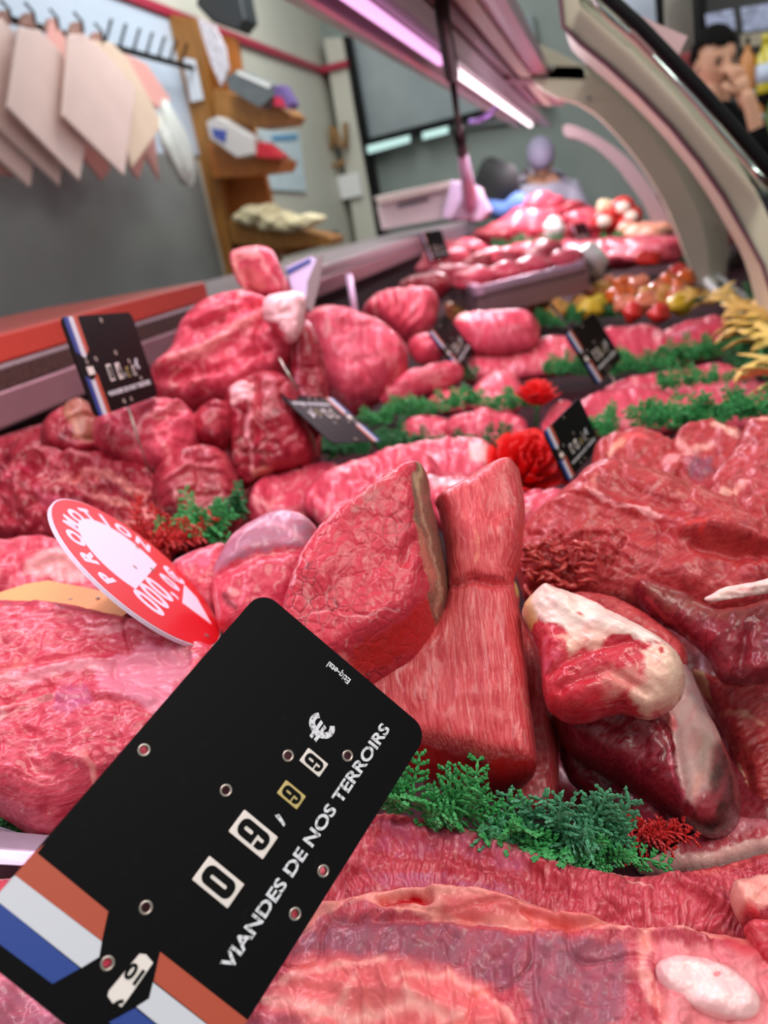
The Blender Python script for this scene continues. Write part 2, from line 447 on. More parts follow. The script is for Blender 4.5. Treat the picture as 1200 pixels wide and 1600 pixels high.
# door frame and the black framed pass-through window in the back wall
def onY(pts, Y): return [W(x, y, Y=Y) for x, y in pts]
b = MB(); b.prism(onY([(505, 60), (537, 58), (592, 385), (560, 395)], 6.0), (0, 0.14, 0), 0.004)
tag(b.build('door_1', m_cream), kind='structure')
m_glassgrey = simple('reflective_window_glass', (150, 160, 162), 0.12, spec=0.6, var=0.12, vscale=2.5)
b = MB(); b.prism(onY([(542, 60), (830, 20), (850, 120), (840, 185), (578, 222)], 6.12), (0, 0.03, 0))
win = tag(b.build('window_1', m_glassgrey), kind='structure')
b = MB()
b.prism(onY([(533, 58), (545, 56), (572, 214), (572, 222), (577, 232), (601, 372), (590, 376)], 6.0), (0, 0.1, 0), 0.003)
b.prism(onY([(568, 218), (850, 146), (852, 156), (570, 231)], 6.0), (0, 0.1, 0), 0.003)
b.prism(onY([(590, 366), (760, 334), (760, 342), (592, 380)], 6.0), (0, 0.1, 0), 0.003)
b.build('window_frame', m_black, win)
m_strip = simple('lit_strip', (190, 225, 220), 0.3, emit=0.55)
for q in ([(573, 228), (640, 211), (640, 222), (575, 240)], [(660, 207), (700, 197), (700, 208), (660, 218)]):
    b = MB(); b.prism(onY(q, 5.98), (0, 0.02, 0)); b.build('pane', m_strip, win)

# ================================================================ THE DISPLAY CASE
m_deck = simple('case_deck', (58, 30, 36), 0.75, spec=0.15, var=0.25, vscale=20)
m_mauve = simple('mauve_metal', (158, 122, 128), 0.32, metal=0.35, var=0.05)
m_ledgetop = simple('speckled_granite', (150, 134, 138), 0.35, var=0.35, vscale=260, spec=0.6)
m_dark = simple('dark_rubber', (22, 16, 18), 0.6)
m_brown = simple('rust_brown_speckled_seam', (74, 48, 42), 0.6, var=0.5, vscale=160)
m_creamp = simple('cream_painted_metal', (206, 202, 176), 0.42, var=0.04, vscale=8)
m_mauvedark = simple('dark_mauve_metal', (112, 74, 84), 0.45, var=0.05)
m_greymetal = simple('grey_brushed_metal', (160, 158, 152), 0.35, metal=0.5, var=0.05)
case = empty('display_case', (0, 2.5, 0), 'long refrigerated butcher counter with granite ledge and curved cream brackets', 'display counter')
DK = ZZ(-0.345)
I4 = Matrix.Identity(4)
def cpart(b, name, mat, parent=case, smooth=False, label=None):
    me = b.mesh(name, smooth); me.transform(Matrix.Translation((0, -2.5, 0)) if parent is case else I4)
    o = link(name, me, mat, parent)
    if label: o['label'] = label
    return o
b = MB(); b.box((-0.80, 0.02, DK - 0.04), (0.32, 4.85, DK), 0.003); cpart(b, 'deck', m_deck)
b = MB(); b.box((-1.2, 0.02, 0.1), (0.20, 4.85, DK - 0.045), 0.01); cpart(b, 'body', m_mauve)
b = MB(); b.box((-1.25, 0.2, ZZ(-0.118)), (-0.752, 4.85, ZZ(-0.088)), 0.004); cpart(b, 'granite_ledge', m_ledgetop, label='speckled granite ledge')
b = MB(); b.box((-0.80, 0.2, ZZ(-0.165)), (-0.752, 4.85, ZZ(-0.119)), 0.004); cpart(b, 'rail', m_mauve)
b = MB(); b.box((-0.80, 0.2, ZZ(-0.119)), (-0.7515, 1.42, ZZ(-0.094))); cpart(b, 'seam', m_brown)
b = MB(); b.box((-0.84, 0.2, DK), (-0.79, 4.85, ZZ(-0.165))); cpart(b, 'back_panel', m_dark)

# canopy along the case
can = [(-0.455, 0.352), (-0.425, 0.340), (-0.385, 0.350), (-0.36, 0.345), (-0.30, 0.350)]
def bar(b, prof, y0, y1, bev=0.0):
    b.prism([(x, y0, ZZ(z)) for x, z in prof], (0, y1 - y0, 0), bev); return b
CY0, CY1 = 0.75, 4.8
m_canlight = simple('pale_canopy_metal', (190, 170, 178), 0.25, metal=0.4)
b = MB(); bar(b, [(-0.462, 0.352), (-0.455, 0.338), (-0.425, 0.330), (-0.418, 0.336), (-0.44, 0.40), (-0.46, 0.40)], CY0, CY1, 0.002); cpart(b, 'canopy_lip', m_canlight, label='pale front lip of the canopy')
b = MB(); bar(b, [(-0.43, 0.352), (-0.385, 0.358), (-0.385, 0.37), (-0.43, 0.37)], CY0, CY1); cpart(b, 'lamp_channel', m_mauvedark)
b = MB(); bar(b, [(-0.385, 0.358), (-0.33, 0.330), (-0.30, 0.318), (-0.30, 0.34), (-0.37, 0.375)], CY0, CY1); cpart(b, 'canopy_flank', m_mauvedark)
b = MB(); bar(b, [(-0.30, 0.316), (-0.255, 0.306), (-0.255, 0.34), (-0.30, 0.34)], CY0, CY1, 0.002); cpart(b, 'canopy_strip', m_greymetal)
b = MB(); bar(b, [(-0.252, 0.312), (-0.215, 0.304), (-0.15, 0.288), (-0.13, 0.284), (-0.13, 0.32), (-0.252, 0.35)], CY0, 3.4, 0.002); cpart(b, 'canopy_panel', m_mauve)
b = MB(); bar(b, [(-0.25, 0.302), (-0.03, 0.25), (-0.03, 0.29), (-0.25, 0.34)], 2.45, 2.6, 0.004); cpart(b, 'canopy_rib', m_mauvedark)
b = MB(); bar(b, [(-0.23, 0.30), (-0.218, 0.297), (-0.218, 0.32), (-0.23, 0.32)], CY0, 3.4); cpart(b, 'canopy_groove', m_mauvedark)
b = MB(); bar(b, [(-0.205, 0.297), (-0.175, 0.290), (-0.175, 0.31), (-0.205, 0.31)], CY0, 3.4); cpart(b, 'canopy_strip', m_creamp)

# curved brackets (traced in their own upright planes)
m_glass = NT('case_glass')
_g = m_glass.n('ShaderNodeBsdfGlossy'); _g.inputs['Roughness'].default_value = 0.06; _g.inputs['Color'].default_value = (0.9, 0.95, 0.93, 1)
_t = m_glass.n('ShaderNodeBsdfTransparent'); _t.inputs['Color'].default_value = (0.90, 0.96, 0.94, 1)
_f = m_glass.n('ShaderNodeFresnel'); _f.inputs['IOR'].default_value = 1.5
_mx = m_glass.n('ShaderNodeMixShader'); m_glass.l(_f.outputs[0], _mx.inputs[0]); m_glass.l(_t.outputs[0], _mx.inputs[1]); m_glass.l(_g.outputs[0], _mx.inputs[2]); m_glass.l(_mx.outputs[0], m_glass.out.inputs['Surface'])
m_glass = m_glass.m
outer3 = [(890, -40), (925, -8), (960, 22), (1003, 58), (1040, 98), (1072, 135), (1104, 180), (1134, 222), (1160, 262), (1186, 306), (1206, 350), (1228, 400), (1240, 470), (1250, 560)]
inner3 = [(1226, 560), (1210, 470), (1192, 415), (1165, 366), (1130, 306), (1092, 252), (1048, 198), (1000, 148), (950, 102), (905, 66), (880, 40), (875, -10)]
o3 = smooth_poly(outer3 + inner3, 1)
Y3 = 1.30
P3 = onY(o3, Y3)
b = MB(); b.prism(P3, (0, 0.20, 0), 0.0); br = cpart(b, 'bracket', m_creamp, label='cream curved bracket nearest the lens')
# mauve edge strip along the inner rim
b = MB()
pts = onY(inner3, Y3 - 0.004); b.tube(pts, 0.0035, 8); cpart(b, 'edge_strip', m_mauvedark, label='dark mauve edge strip')
outer2 = [(826, 62), (850, 72), (880, 86), (915, 104), (945, 128), (985, 165), (1020, 205), (1052, 248), (1082, 300), (1104, 350), (1118, 400), (1124, 450)]
inner2 = [(1092, 452), (1080, 420), (1062, 372), (1040, 318), (1010, 268), (975, 222), (935, 180), (900, 158), (862, 150), (826, 122)]
b = MB(); b.prism(onY(smooth_poly(outer2 + inner2, 1), 2.45), (0, 0.10, 0), 0.0); cpart(b, 'bracket', m_creamp)
for sx, sy in ((862, 106), (920, 154)):
    b = MB(); b.ball(W(sx, sy, Y=2.44), 0.008, 2, (1, 0.4, 1)); cpart(b, 'screw', m_greymetal)
m_beige = simple('pinkish_beige_metal', (178, 158, 160), 0.4)
outer1 = [(880, 192), (910, 200), (950, 222), (985, 250), (1015, 288), (1040, 328), (1056, 366), (1063, 398)]
inner1 = [(1036, 398), (1032, 372), (1016, 335), (994, 300), (966, 262), (935, 232), (905, 216), (880, 212)]
b = MB(); b.prism(onY(smooth_poly(outer1 + inner1, 1), 3.5), (0, 0.12, 0), 0.0); cpart(b, 'bracket', m_beige, label='pinkish beige bracket in the distance')
outer0 = [(890, 206), (915, 212), (950, 238), (980, 272), (1000, 305), (1008, 330), (1006, 332), (996, 308), (975, 276), (946, 244), (912, 217), (890, 210)]
b = MB(); b.prism(onY(outer0, 4.75), (0, 0.03, 0)); cpart(b, 'glass_rim', simple('teal_glass_edge', (70, 110, 104), 0.2))
# curved glass between the brackets, following the nearest bracket's curve
ref = [Vector((p.x, 0, p.z)) for p in onY(outer3, Y3)]
def glass_between(ya, yb, off=0.003):
    bb = MB(); n = len(ref); A = []; B = []
    for i, p in enumerate(ref):
        d = (ref[min(i + 1, n - 1)] - ref[max(i - 1, 0)]).normalized(); nn = Vector((-d.z, 0, d.x)); nn = nn if nn.x + nn.z > 0 else -nn
        A.append((p + nn * off)); B.append((p + nn * (off + 0.006)))
    loop = A + B[::-1]
    bb.prism([(q.x, ya, q.z) for q in loop], (0, yb - ya, 0))
    return bb
cpart(glass_between(1.36, 2.52), 'curved_glass', m_glass)
cpart(glass_between(2.56, 3.6), 'curved_glass', m_glass)

# the lifted front pane with its black edge
black_px = [(905, -45), (950, -4), (1000, 40), (1050, 92), (1100, 146), (1150, 204), (1190, 250), (1235, 306)]
lg = empty('lifted_glass_pane', (0.1, 1.15, H), 'lifted curved glass front pane with thick black edge', 'glass pane')
YB = 1.12
bp = onY(black_px, YB)
b = MB(); b.tube(bp, 0.0078, 10); me = b.mesh('edge_seal', True); me.transform(Matrix.Translation((-0.1, -1.15, -H))); link('edge_seal', me, m_black, lg)
bb = MB(); loop = bp + [p + Vector((-0.004, 0, -0.004)) for p in bp][::-1]
bb.prism(loop, (0, 0.17, 0)); me = bb.mesh('pane', True); me.transform(Matrix.Translation((-0.1, -1.15, -H))); link('pane', me, m_glass, lg)

# lamp tubes
m_tube = simple('lit_pink_tube', (255, 186, 250), 0.3, emit=1.25)
m_tubew = simple('lit_white_tube', (255, 236, 244), 0.3, emit=2.6)
for y0, y1, mm, nm, lb in ((0.8, 2.08, m_tube, 'tube_lamp', 'pink fluorescent tube under the canopy before the black strut'),
                       (2.25, 4.6, m_tubew, 'tube_lamp', 'white hot fluorescent tube under the canopy beyond the black strut')):
    t = empty(nm, (-0.358, (y0 + y1) / 2, ZZ(0.326)), lb, 'lamp', 'tubes under the canopy')
    hl = (y1 - y0) / 2
    b = MB(); b.tube([(0, -hl, 0), (0, hl, 0)], 0.011, 12); b.build('tube', mm, t, True)
    for s in (-1, 1):
        b = MB(); b.tube([(0, s * hl, 0), (0, s * (hl + 0.02), 0)], 0.009, 10); b.box((-0.008, s * (hl + 0.01) - 0.01, 0), (0.008, s * (hl + 0.01) + 0.01, 0.03)); b.build('socket', m_mauvedark, t)
# lilac reflection under the tubes, added as a solid curve
b = MB(); b.tube([W(733, 190, Y=3.0), W(748, 188, Y=3.0), W(762, 180, Y=3.0), W(778, 166, Y=3.0)], 0.008, 8)
tag(b.build('reflection_curve', simple('lilac_reflection', (190, 150, 240), 0.3), smooth=True), 'small lilac reflection built as a curve beneath the bright tube', 'bracket')
# black strut
st = empty('gas_strut', (W(720, 240, Y=2.05)), 'black gas strut hanging from the canopy beside the tubes', 'strut')
def stp(b, name, mat, sm=True, lab=None):
    me = b.mesh(name, sm); me.transform(Matrix.Translation(-st.location)); o = link(name, me, mat, st)
    if lab: o['label'] = lab
b = MB(); b.tube([W(688, -20, Y=1.20), W(692, 30, Y=1.34), W(706, 118, Y=1.75)], [0.0105, 0.0115, 0.0145], 14); stp(b, 'cylinder', m_black)
b = MB(); b.tube([W(706, 118, Y=1.75), W(719, 215, Y=2.5)], [0.007, 0.009], 10); stp(b, 'rod', m_black)
b = MB(); b.tube([W(717, 205, Y=2.45), W(722, 238, Y=2.7)], 0.018, 10); stp(b, 'joint', m_black)
m_lilac = simple('lilac_white_metal', (222, 196, 226), 0.35, metal=0.2)
b = MB(); b.tube([W(722, 238, Y=2.7), W(731, 290, Y=3.1), W(737, 330, Y=3.4)], [0.016, 0.026, 0.045], 12); stp(b, 'foot', m_lilac, lab='pale lilac foot')

# red cutting board on the ledge
m_board = simple('red_board', (206, 76, 62), 0.32, var=0.06, vscale=120, bump=0.2)
b = MB()
q = [W(-60, 540, X=-0.752), W(318, 440, X=-0.752), W(318, 436, Z=-0.052), W(-60, 498, Z=-0.052)]
zt = ZZ(-0.052)
pts = [Vector((-0.752, 0.62, zt)), Vector((-0.752, 1.405, zt)), Vector((-0.80, 1.43, zt)), Vector((-1.15, 1.43, zt)), Vector((-1.42, 0.9, zt)), Vector((-1.2, 0.62, zt))]
b.prism(pts, (0, 0, -0.035), 0.003)
tag(b.build('cutting_board', m_board), 'thick red cutting board lying on the granite ledge', 'cutting board')

# ================================================================ BACKGROUND, STAFF SIDE
m_bag = simple('pink_paper', (232, 204, 196), 0.45, var=0.04, vscale=10)
m_bag2 = simple('rose_paper', (222, 160, 152), 0.65, var=0.04, vscale=10)
m_bag3 = simple('peach_paper', (222, 196, 174), 0.65, var=0.04, vscale=10)
m_tip = simple('brown_paper_fold', (176, 132, 120), 0.7)
def bag(px, X, mat, label, th=0.012, hook=None):
    pts = [W(x, y, X=X) for x, y in px]; c = sum(pts, Vector()) / len(pts)
    e = empty('paper_bag', c, label, 'paper bag', 'paper bags hung from the wall rail')
    b = MB(); b.prism([p - c for p in pts], (-th, 0, 0), 0.004); b.build('sheet', mat, e)
    if hook:
        hp = W(hook[0], hook[1], X=X - 0.01)
        b = MB(); b.prism([W(hook[0] - 9, hook[1] + 16, X=X - .005) - c, W(hook[0] - 3, hook[1] - 2, X=X - .005) - c, W(hook[0] + 7, hook[1] - 2, X=X - .005) - c, W(hook[0] + 14, hook[1] + 20, X=X - .005) - c], (-0.02, 0, 0)); b.build('corner_fold', m_tip, e)
        b = MB(); b.tube([hp - c + Vector((0.0, 0, 0.03)), hp - c + Vector((0.02, 0, 0)), hp - c + Vector((0.015, 0, -0.03))], 0.005, 6); b.build('hook', m_black, e)
bag([(-40, 200), (0, 205), (22, 278), (0, 270), (-40, 240)], -1.78, m_bag2, 'rose paper bag with its tip lowest at the far left edge')
bag([(-40, 170), (0, 203), (53, 258), (48, 292), (-10, 238), (-40, 220)], -1.74, m_bag, 'pink paper bag half hidden behind the two leftmost bags')
bag([(-45, 130), (-30, 60), (2, 27), (26, 52), (60, 140), (97, 262), (94, 290), (0, 200)], -1.70, m_bag, 'pink paper bag cut by the left edge of the view', hook=(6, 18))
bag([(80, 28), (104, 60), (175, 220), (172, 268), (160, 282), (118, 230), (60, 120)], -1.76, m_bag2, 'rose paper bag behind the two front diamond shaped bags', hook=(82, 30))
bag([(30, 42), (62, 46), (98, 83), (135, 223), (125, 282), (12, 167)], -1.64, m_bag, 'pink diamond shaped paper bag second from left with bright top', hook=(44, 22))
bag([(197, 83), (230, 100), (267, 155), (262, 172), (248, 170), (205, 130)], -1.66, m_bag2, 'small rose paper bag at the right end above the white bag')
bag([(143, 63), (175, 66), (200, 90), (232, 150), (255, 195), (207, 262), (190, 200)], -1.63, m_bag3, 'peach paper bag right of the large diamond shaped bag', hook=(152, 52))
bag([(195, 150), (240, 190), (250, 282), (228, 240), (217, 280), (196, 250)], -1.72, m_bag2, 'rose paper bag hanging behind the peach bag')
bag([(108, 53), (133, 53), (172, 90), (213, 137), (195, 275), (98, 180)], -1.60, m_bag, 'large pink diamond shaped paper bag in the middle of the row', hook=(120, 36))
# rail the bags hang from
b = MB(); b.tube([(-1.80, 2.2, ZZ(0.80)), (-1.80, 3.75, ZZ(0.80))], 0.012, 8)
for i in range(7):
    yy = 3.05 + i * 0.1; b.tube([(-1.80, yy, ZZ(0.81)), (-1.77, yy + 0.01, ZZ(0.86)), (-1.75, yy, ZZ(0.875))], 0.006, 6)
tag(b.build('hook_rail', m_black, smooth=True), 'black rail with hooks on the pale blue wall', 'rail')
# white plastic bag: a sagging closed shape
m_plastic = simple('white_plastic', (206, 210, 204), 0.3, spec=0.6, var=0.05, vscale=12)
b = MB(); c = W(272, 225, X=-1.62)
b.ball((0, 0, 0), 1.0, 4, (0.035, 0.10, 0.155))
for v in b.b.verts:
    z = v.co.z; s = 1 - 0.55 * max(0, z / 0.155); v.co.y *= s; v.co.y += 0.035 * (0.155 - z) / 0.31
    a = math.atan2(v.co.y, v.co.x); v.co *= 1 + 0.06 * math.sin(a * 7 + z * 30) + 0.04 * math.sin(a * 13)
o = b.build('plastic_bag', m_plastic, smooth=True); o.location = c
tag(o, 'white plastic bag hanging beside the wooden cabinet', 'plastic bag')

# wooden cabinet with stepped shelves
m_wood = NT('honey_wood'); v = m_wood.coord((1, 1, 0.15)); m_wood.set(Base_Color=m_wood.ramp(m_wood.noise(v, 30, 4, 0.6, 1.0), [(0.3, lin((136, 88, 36))), (0.7, lin((176, 120, 56)))]), Roughness=0.5); m_wood = m_wood.m
m_wood2 = simple('orange_wood', (176, 104, 40), 0.5, var=0.1, vscale=20)
cb = empty('wooden_cabinet', W(345, 400, Y=3.8), 'honey coloured wooden cabinet with stepped shelves against the left wall', 'cabinet')
def cbp(px, Y, vec, name, mat, bev=0.003):
    b = MB(); b.prism([p - cb.location for p in onY(px, Y)], vec, bev); return b.build(name, mat, cb)
cbp([(262, 22), (312, 30), (322, 130), (346, 300), (372, 440), (346, 430)], 3.8, (0, 0.06, 0), 'side_panel', m_wood)
cbp([(308, 45), (368, 58), (380, 140), (420, 300), (440, 420), (372, 440), (346, 300), (322, 130)], 3.95, (0, 0.04, 0), 'back_panel', m_wood2)
cbp([(333, 138), (440, 168), (455, 180), (448, 193), (400, 200), (338, 190)], 3.72, (0, 0.2, 0), 'shelf', m_wood)
cbp([(322, 225), (420, 240), (442, 252), (436, 268), (380, 276), (332, 278)], 3.70, (0, 0.2, 0), 'shelf', m_wood2)
cbp([(356, 345), (420, 350), (518, 372), (516, 384), (430, 388), (362, 380)], 3.74, (0, 0.2, 0), 'shelf', m_wood)
b = MB(); b.prism([p - Vector((0, 0.02, 0)) for p in onY([(287, 90), (308, 94), (321, 156), (301, 160)], 3.79)], (0, 0.004, 0)); tag(b.build('notice', simple('white_paper', (224, 226, 232), 0.6)), 'small white notice taped to the wooden cabinet', 'notice')
m_printed = simple('printed_paper', (205, 198, 206), 0.6, var=0.35, vscale=40)
b = MB(); b.prism(onY([(308, 28), (335, 40), (352, 75), (357, 108), (345, 135), (330, 100), (318, 62)], 3.70), (0, 0.015, 0), 0.002); tag(b.build('leaflet_bundle', m_printed), 'bundle of printed leaflets clipped to the cabinet top', 'leaflets')
def boxthing(px, Y, dep, mat, name, label, cat, face=None, group=None):
    pts = onY(px, Y); c = sum(pts, Vector()) / len(pts)
    e = empty(name, c, label, cat, group)
    b = MB(); b.prism([p - c for p in pts], (0, dep, 0), 0.003); b.build('body', mat, e)
    for fp, fm, fn in face or []:
        b = MB(); b.prism([p - c for p in onY(fp, Y - 0.004)], (0, 0.003, 0)); b.build(fn, fm, e)
boxthing([(352, 122), (372, 108), (425, 132), (427, 150), (405, 168), (358, 140)], 3.6, 0.12, simple('box_grey', (96, 102, 104), 0.5, var=0.2), 'carton', 'dark grey carton on the top shelf of the wooden cabinet', 'carton',
        [([(372, 110), (424, 133), (420, 138), (368, 115)], m_white, 'top_face')])
boxthing([(428, 135), (440, 132), (456, 160), (450, 170), (427, 166)], 3.62, 0.1, simple('box_purple', (104, 82, 140), 0.5), 'packet', 'purple and red packet at the end of the top shelf', 'packet',
        [([(428, 150), (440, 152), (448, 168), (427, 165)], simple('packet_red', (196, 40, 70), 0.5), 'red_face')])
boxthing([(322, 190), (338, 182), (395, 215), (398, 240), (370, 246), (328, 216)], 3.58, 0.12, simple('box_white', (206, 200, 196), 0.5), 'carton', 'white carton with blue label on the middle shelf', 'carton',
        [([(330, 200), (354, 204), (352, 224), (334, 214)], simple('box_blue', (70, 84, 160), 0.5), 'blue_label')])
boxthing([(402, 222), (412, 222), (440, 244), (436, 248), (400, 246)], 3.6, 0.1, simple('packet_red2', (196, 36, 52), 0.5), 'packet', 'red packet on the middle shelf beside the white carton', 'packet')
# crumpled wrapping on the lower shelf
m_cream2 = simple('cream_paper', (222, 208, 168), 0.6, var=0.1, vscale=20)
for i, (x, y, rx, ry, lab) in enumerate([(400, 335, 0.12, 0.045, 'crumpled cream paper bundle on the lower shelf, nearer the cabinet side'), (465, 348, 0.13, 0.035, 'flat cream paper bundle on the lower shelf, nearer the posters'), (432, 345, 0.10, 0.04, 'middle crumpled paper bundle of the lower shelf')]):
    b = MB(); b.ball((0, 0, 0), 1, 3, (rx, 0.08, ry))
    for v in b.b.verts: v.co *= 1 + 0.16 * math.sin(v.co.x * 60 + i) * math.cos(v.co.z * 90) + 0.05 * math.sin(v.co.y * 110)
    o = b.build('paper_bundle', m_cream2, smooth=False); o.location = W(x, y, Y=3.72); tag(o, lab, 'paper bundle', 'cream paper bundles on the lower shelf')
boxthing([(438, 388), (515, 372), (520, 380), (442, 402)], 3.9, 0.1, simple('orange_tray', (196, 110, 44), 0.5), 'tray', 'orange tray on the ledge beneath the paper bundles', 'tray')
boxthing([(418, 378), (450, 370), (520, 362), (518, 374), (440, 388), (420, 390)], 4.0, 0.1, simple('black_crate_mat', (34, 30, 30), 0.5), 'crate', 'flat black crate beneath the paper bundles', 'crate')
# posters
m_poster = simple('white_blue_poster', (196, 212, 218), 0.55, var=0.12, vscale=18)
b = MB(); b.prism([W(x, y, X=-1.89) for x, y in [(402, 204), (466, 206), (478, 300), (418, 296)]], (0.006, 0, 0)); o = b.build('poster', m_poster); tag(o, 'pale poster with blue heading on the wall beyond the cabinet', 'poster')
b = MB(); b.prism([W(x, y, X=-1.882) for x, y in [(424, 212), (464, 210), (464, 218), (426, 220)]], (0.004, 0, 0)); b.build('heading', simple('blue_ink', (90, 150, 190), 0.5), o)
b = MB(); b.prism(onY([(526, 275), (560, 268), (566, 305), (534, 312)], 5.95), (0, 0.01, 0)); tag(b.build('notice', m_white), 'white notice on the wall beside the door frame', 'notice')
m_branch = simple('brown_antler', (140, 104, 60), 0.6)
def twig(b, pts, r, Y): b.tube([W(x, y, Y=Y) for x, y in pts], r, 7)
b = MB()
for pts in ([(466, 205), (474, 212), (476, 240), (486, 248), (492, 236), (490, 208)], [(498, 200), (500, 225), (512, 236), (520, 222), (518, 196)], [(512, 236), (516, 258), (530, 258), (538, 250)],
            [(524, 200), (530, 226), (540, 232), (540, 192)], [(516, 258), (514, 276), (522, 280)], [(486, 212), (502, 206)]): twig(b, pts, 0.022, 5.9)
tag(b.build('wall_ornament', m_branch, smooth=True), 'branching brown ornament hung on the rear wall', 'ornament')
b = MB(); b.tube([W(484, 286, Y=5.9), W(508, 280, Y=5.9)], 0.012, 7); tag(b.build('hook_bar', m_branch, smooth=True), 'short brown bar beneath the branching ornament', 'bar')
# monitor-like dark shape at the top
b = MB(); b.prism(onY([(310, -40), (372, -30), (384, 30), (370, 48), (330, 34), (306, 8)], 3.9), (0, 0.15, 0), 0.01)
tag(b.build('wall_monitor', simple('dark_plastic', (44, 48, 52), 0.35)), 'dark monitor mounted above the red trim', 'monitor')

# weighing machine on the ledge
sc = empty('weighing_scale', W(660, 340, Y=3.4), 'pale pinkish weighing scale standing behind the rail', 'scale')
m_sc = simple('pale_plastic', (224, 208, 210), 0.4)
def scp(px, Y, dep, name, mat, bev=0.006):
    b = MB(); b.prism([p - sc.location for p in onY(px, Y)], (0, dep, 0), bev); return b.build(name, mat, sc)
scp([(588, 322), (700, 288), (740, 296), (748, 335), (690, 342), (596, 360)], 3.35, 0.28, 'body', m_sc)
scp([(584, 308), (692, 284), (712, 282), (712, 292), (590, 320)], 3.3, 0.4, 'platter', simple('pale_metal', (226, 206, 200), 0.3, metal=0.3))
scp([(620, 318), (668, 307), (670, 314), (622, 326)], 3.34, 0.008, 'display_slot', simple('grey_slot', (130, 122, 130), 0.4), 0.001)
scp([(704, 282), (745, 292), (765, 330), (750, 345), (690, 342)], 3.28, 0.1, 'housing', m_lilac)
# black thing and blue cloth further along
b = MB(); b.ball((0, 0, 0), 1, 3, (0.13, 0.12, 0.15))
for v in b.b.verts: v.co *= 1 + 0.12 * math.sin(v.co.x * 30) * math.sin(v.co.z * 25 + 1)
o = b.build('black_bag', simple('black_cloth', (30, 32, 32), 0.8), smooth=True); o.location = W(778, 292, Y=4.6); tag(o, 'black bag slumped behind the counter beside the blurred worker', 'bag')
b = MB(); b.ball((0, 0, 0), 1, 3, (0.18, 0.12, 0.06))
for v in b.b.verts: v.co.z += 0.02 * math.sin(v.co.x * 40)
o = b.build('blue_cloth', simple('blue_fabric', (84, 116, 176), 0.8), smooth=True); o.location = W(800, 325, Y=4.5); tag(o, 'crumpled blue cloth at the far end of the rail', 'cloth')

# ================================================================ PEOPLE
def skin(name, verts, edges, radii, mat, parent, root=0, sub=2):
    me = bpy.data.meshes.new(name); me.from_pydata([tuple(v) for v in verts], edges, []); me.update()
    o = link(name, me, mat, parent)
    o.modifiers.new('Skin', 'SKIN').use_smooth_shade = True
    if not me.skin_vertices: me.skin_vertices.new() if hasattr(me.skin_vertices, 'new') else None
    sv = me.skin_vertices[0].data
    for i, r in enumerate(radii):
        sv[i].radius = (r, r) if not isinstance(r, tuple) else r
        sv[i].use_root = (i == root)
    m = o.modifiers.new('Sub', 'SUBSURF'); m.levels = sub; m.render_levels = sub
    # bake to a plain mesh so that it is one closed surface
    dg = bpy.context.evaluated_depsgraph_get(); dg.update()
    ne = bpy.data.meshes.new_from_object(o.evaluated_get(dg)); o.modifiers.clear(); o.data = ne
    ne.polygons.foreach_set('use_smooth', [True] * len(ne.polygons))
    if not ne.materials: ne.materials.append(mat)
    return o
m_skin = simple('skin', (196, 146, 118), 0.5, var=0.04, vscale=8)
m_hair = simple('black_hair', (12, 10, 10), 0.8, spec=0.1, bump=0.5, bscale=120)
m_jacket = simple('black_fabric', (12, 12, 13), 0.9, spec=0.1)
m_trouser = simple('dark_trousers', (34, 36, 44), 0.8)
def head_mesh(sc=0.12):
    """a head looking along -Y, centre at origin, about 2*sc high"""
    b = MB(); b.ball((0, 0, 0), 1.0, 4, (0.62, 0.78, 1.0))
    for v in b.b.verts:
        x, y, z = v.co
        if z < -0.1:                       # jaw narrows, chin forward
            k = (-z - 0.1) / 0.9; v.co.x *= 1 - 0.38 * k; v.co.y *= 1 - 0.30 * k; v.co.y -= 0.14 * k
        if y < 0:
            g = lambda cx, cz, rx, rz: math.exp(-((x - cx) / rx) ** 2 - ((z - cz) / rz) ** 2)
            v.co.y -= 0.26 * g(0, -0.14, 0.10, 0.20) * (1 if z < 0.1 else 0.5)      # nose
            v.co.y += 0.09 * (g(0.24, 0.05, 0.13, 0.10) + g(-0.24, 0.05, 0.13, 0.10))  # eye sockets
            v.co.y -= 0.05 * g(0, 0.2, 0.4, 0.07)                                     # brow
            v.co.y -= 0.07 * g(0, -0.47, 0.16, 0.06)                                  # lips
        v.co *= sc
    for s in (-1, 1):
        b.ball((s * 0.63 * sc, 0.02 * sc, -0.05 * sc), sc, 2, (0.07, 0.14, 0.20))      # ears
    return b
def hand(bm, wrist, palm_dir, up, sc=1.0):
    """palm with five bent fingers"""
    wrist = Vector(wrist); d = Vector(palm_dir).normalized(); u = Vector(up); u = (u - d * u.dot(d)).normalized(); s = d.cross(u)
    bm.tube([wrist - d * 0.03, wrist, wrist + d * 0.045 * sc, wrist + d * 0.085 * sc], [0.024, 0.024, 0.036, 0.034], 12)
    for i, L in enumerate((0.072, 0.08, 0.074, 0.06)):
        o = wrist + d * 0.085 * sc + s * (i - 1.5) * 0.019
        bm.tube([o - d * 0.02, o + d * L * 0.45, o + d * L * 0.75 - u * L * 0.3, o + d * L * 0.8 - u * L * 0.75], [0.0105, 0.010, 0.009, 0.0075], 8)
    o = wrist + d * 0.03 - s * 0.03
    bm.tube([o, o - s * 0.03 + d * 0.03, o - s * 0.035 + d * 0.06 - u * 0.015], [0.013, 0.012, 0.009], 8)

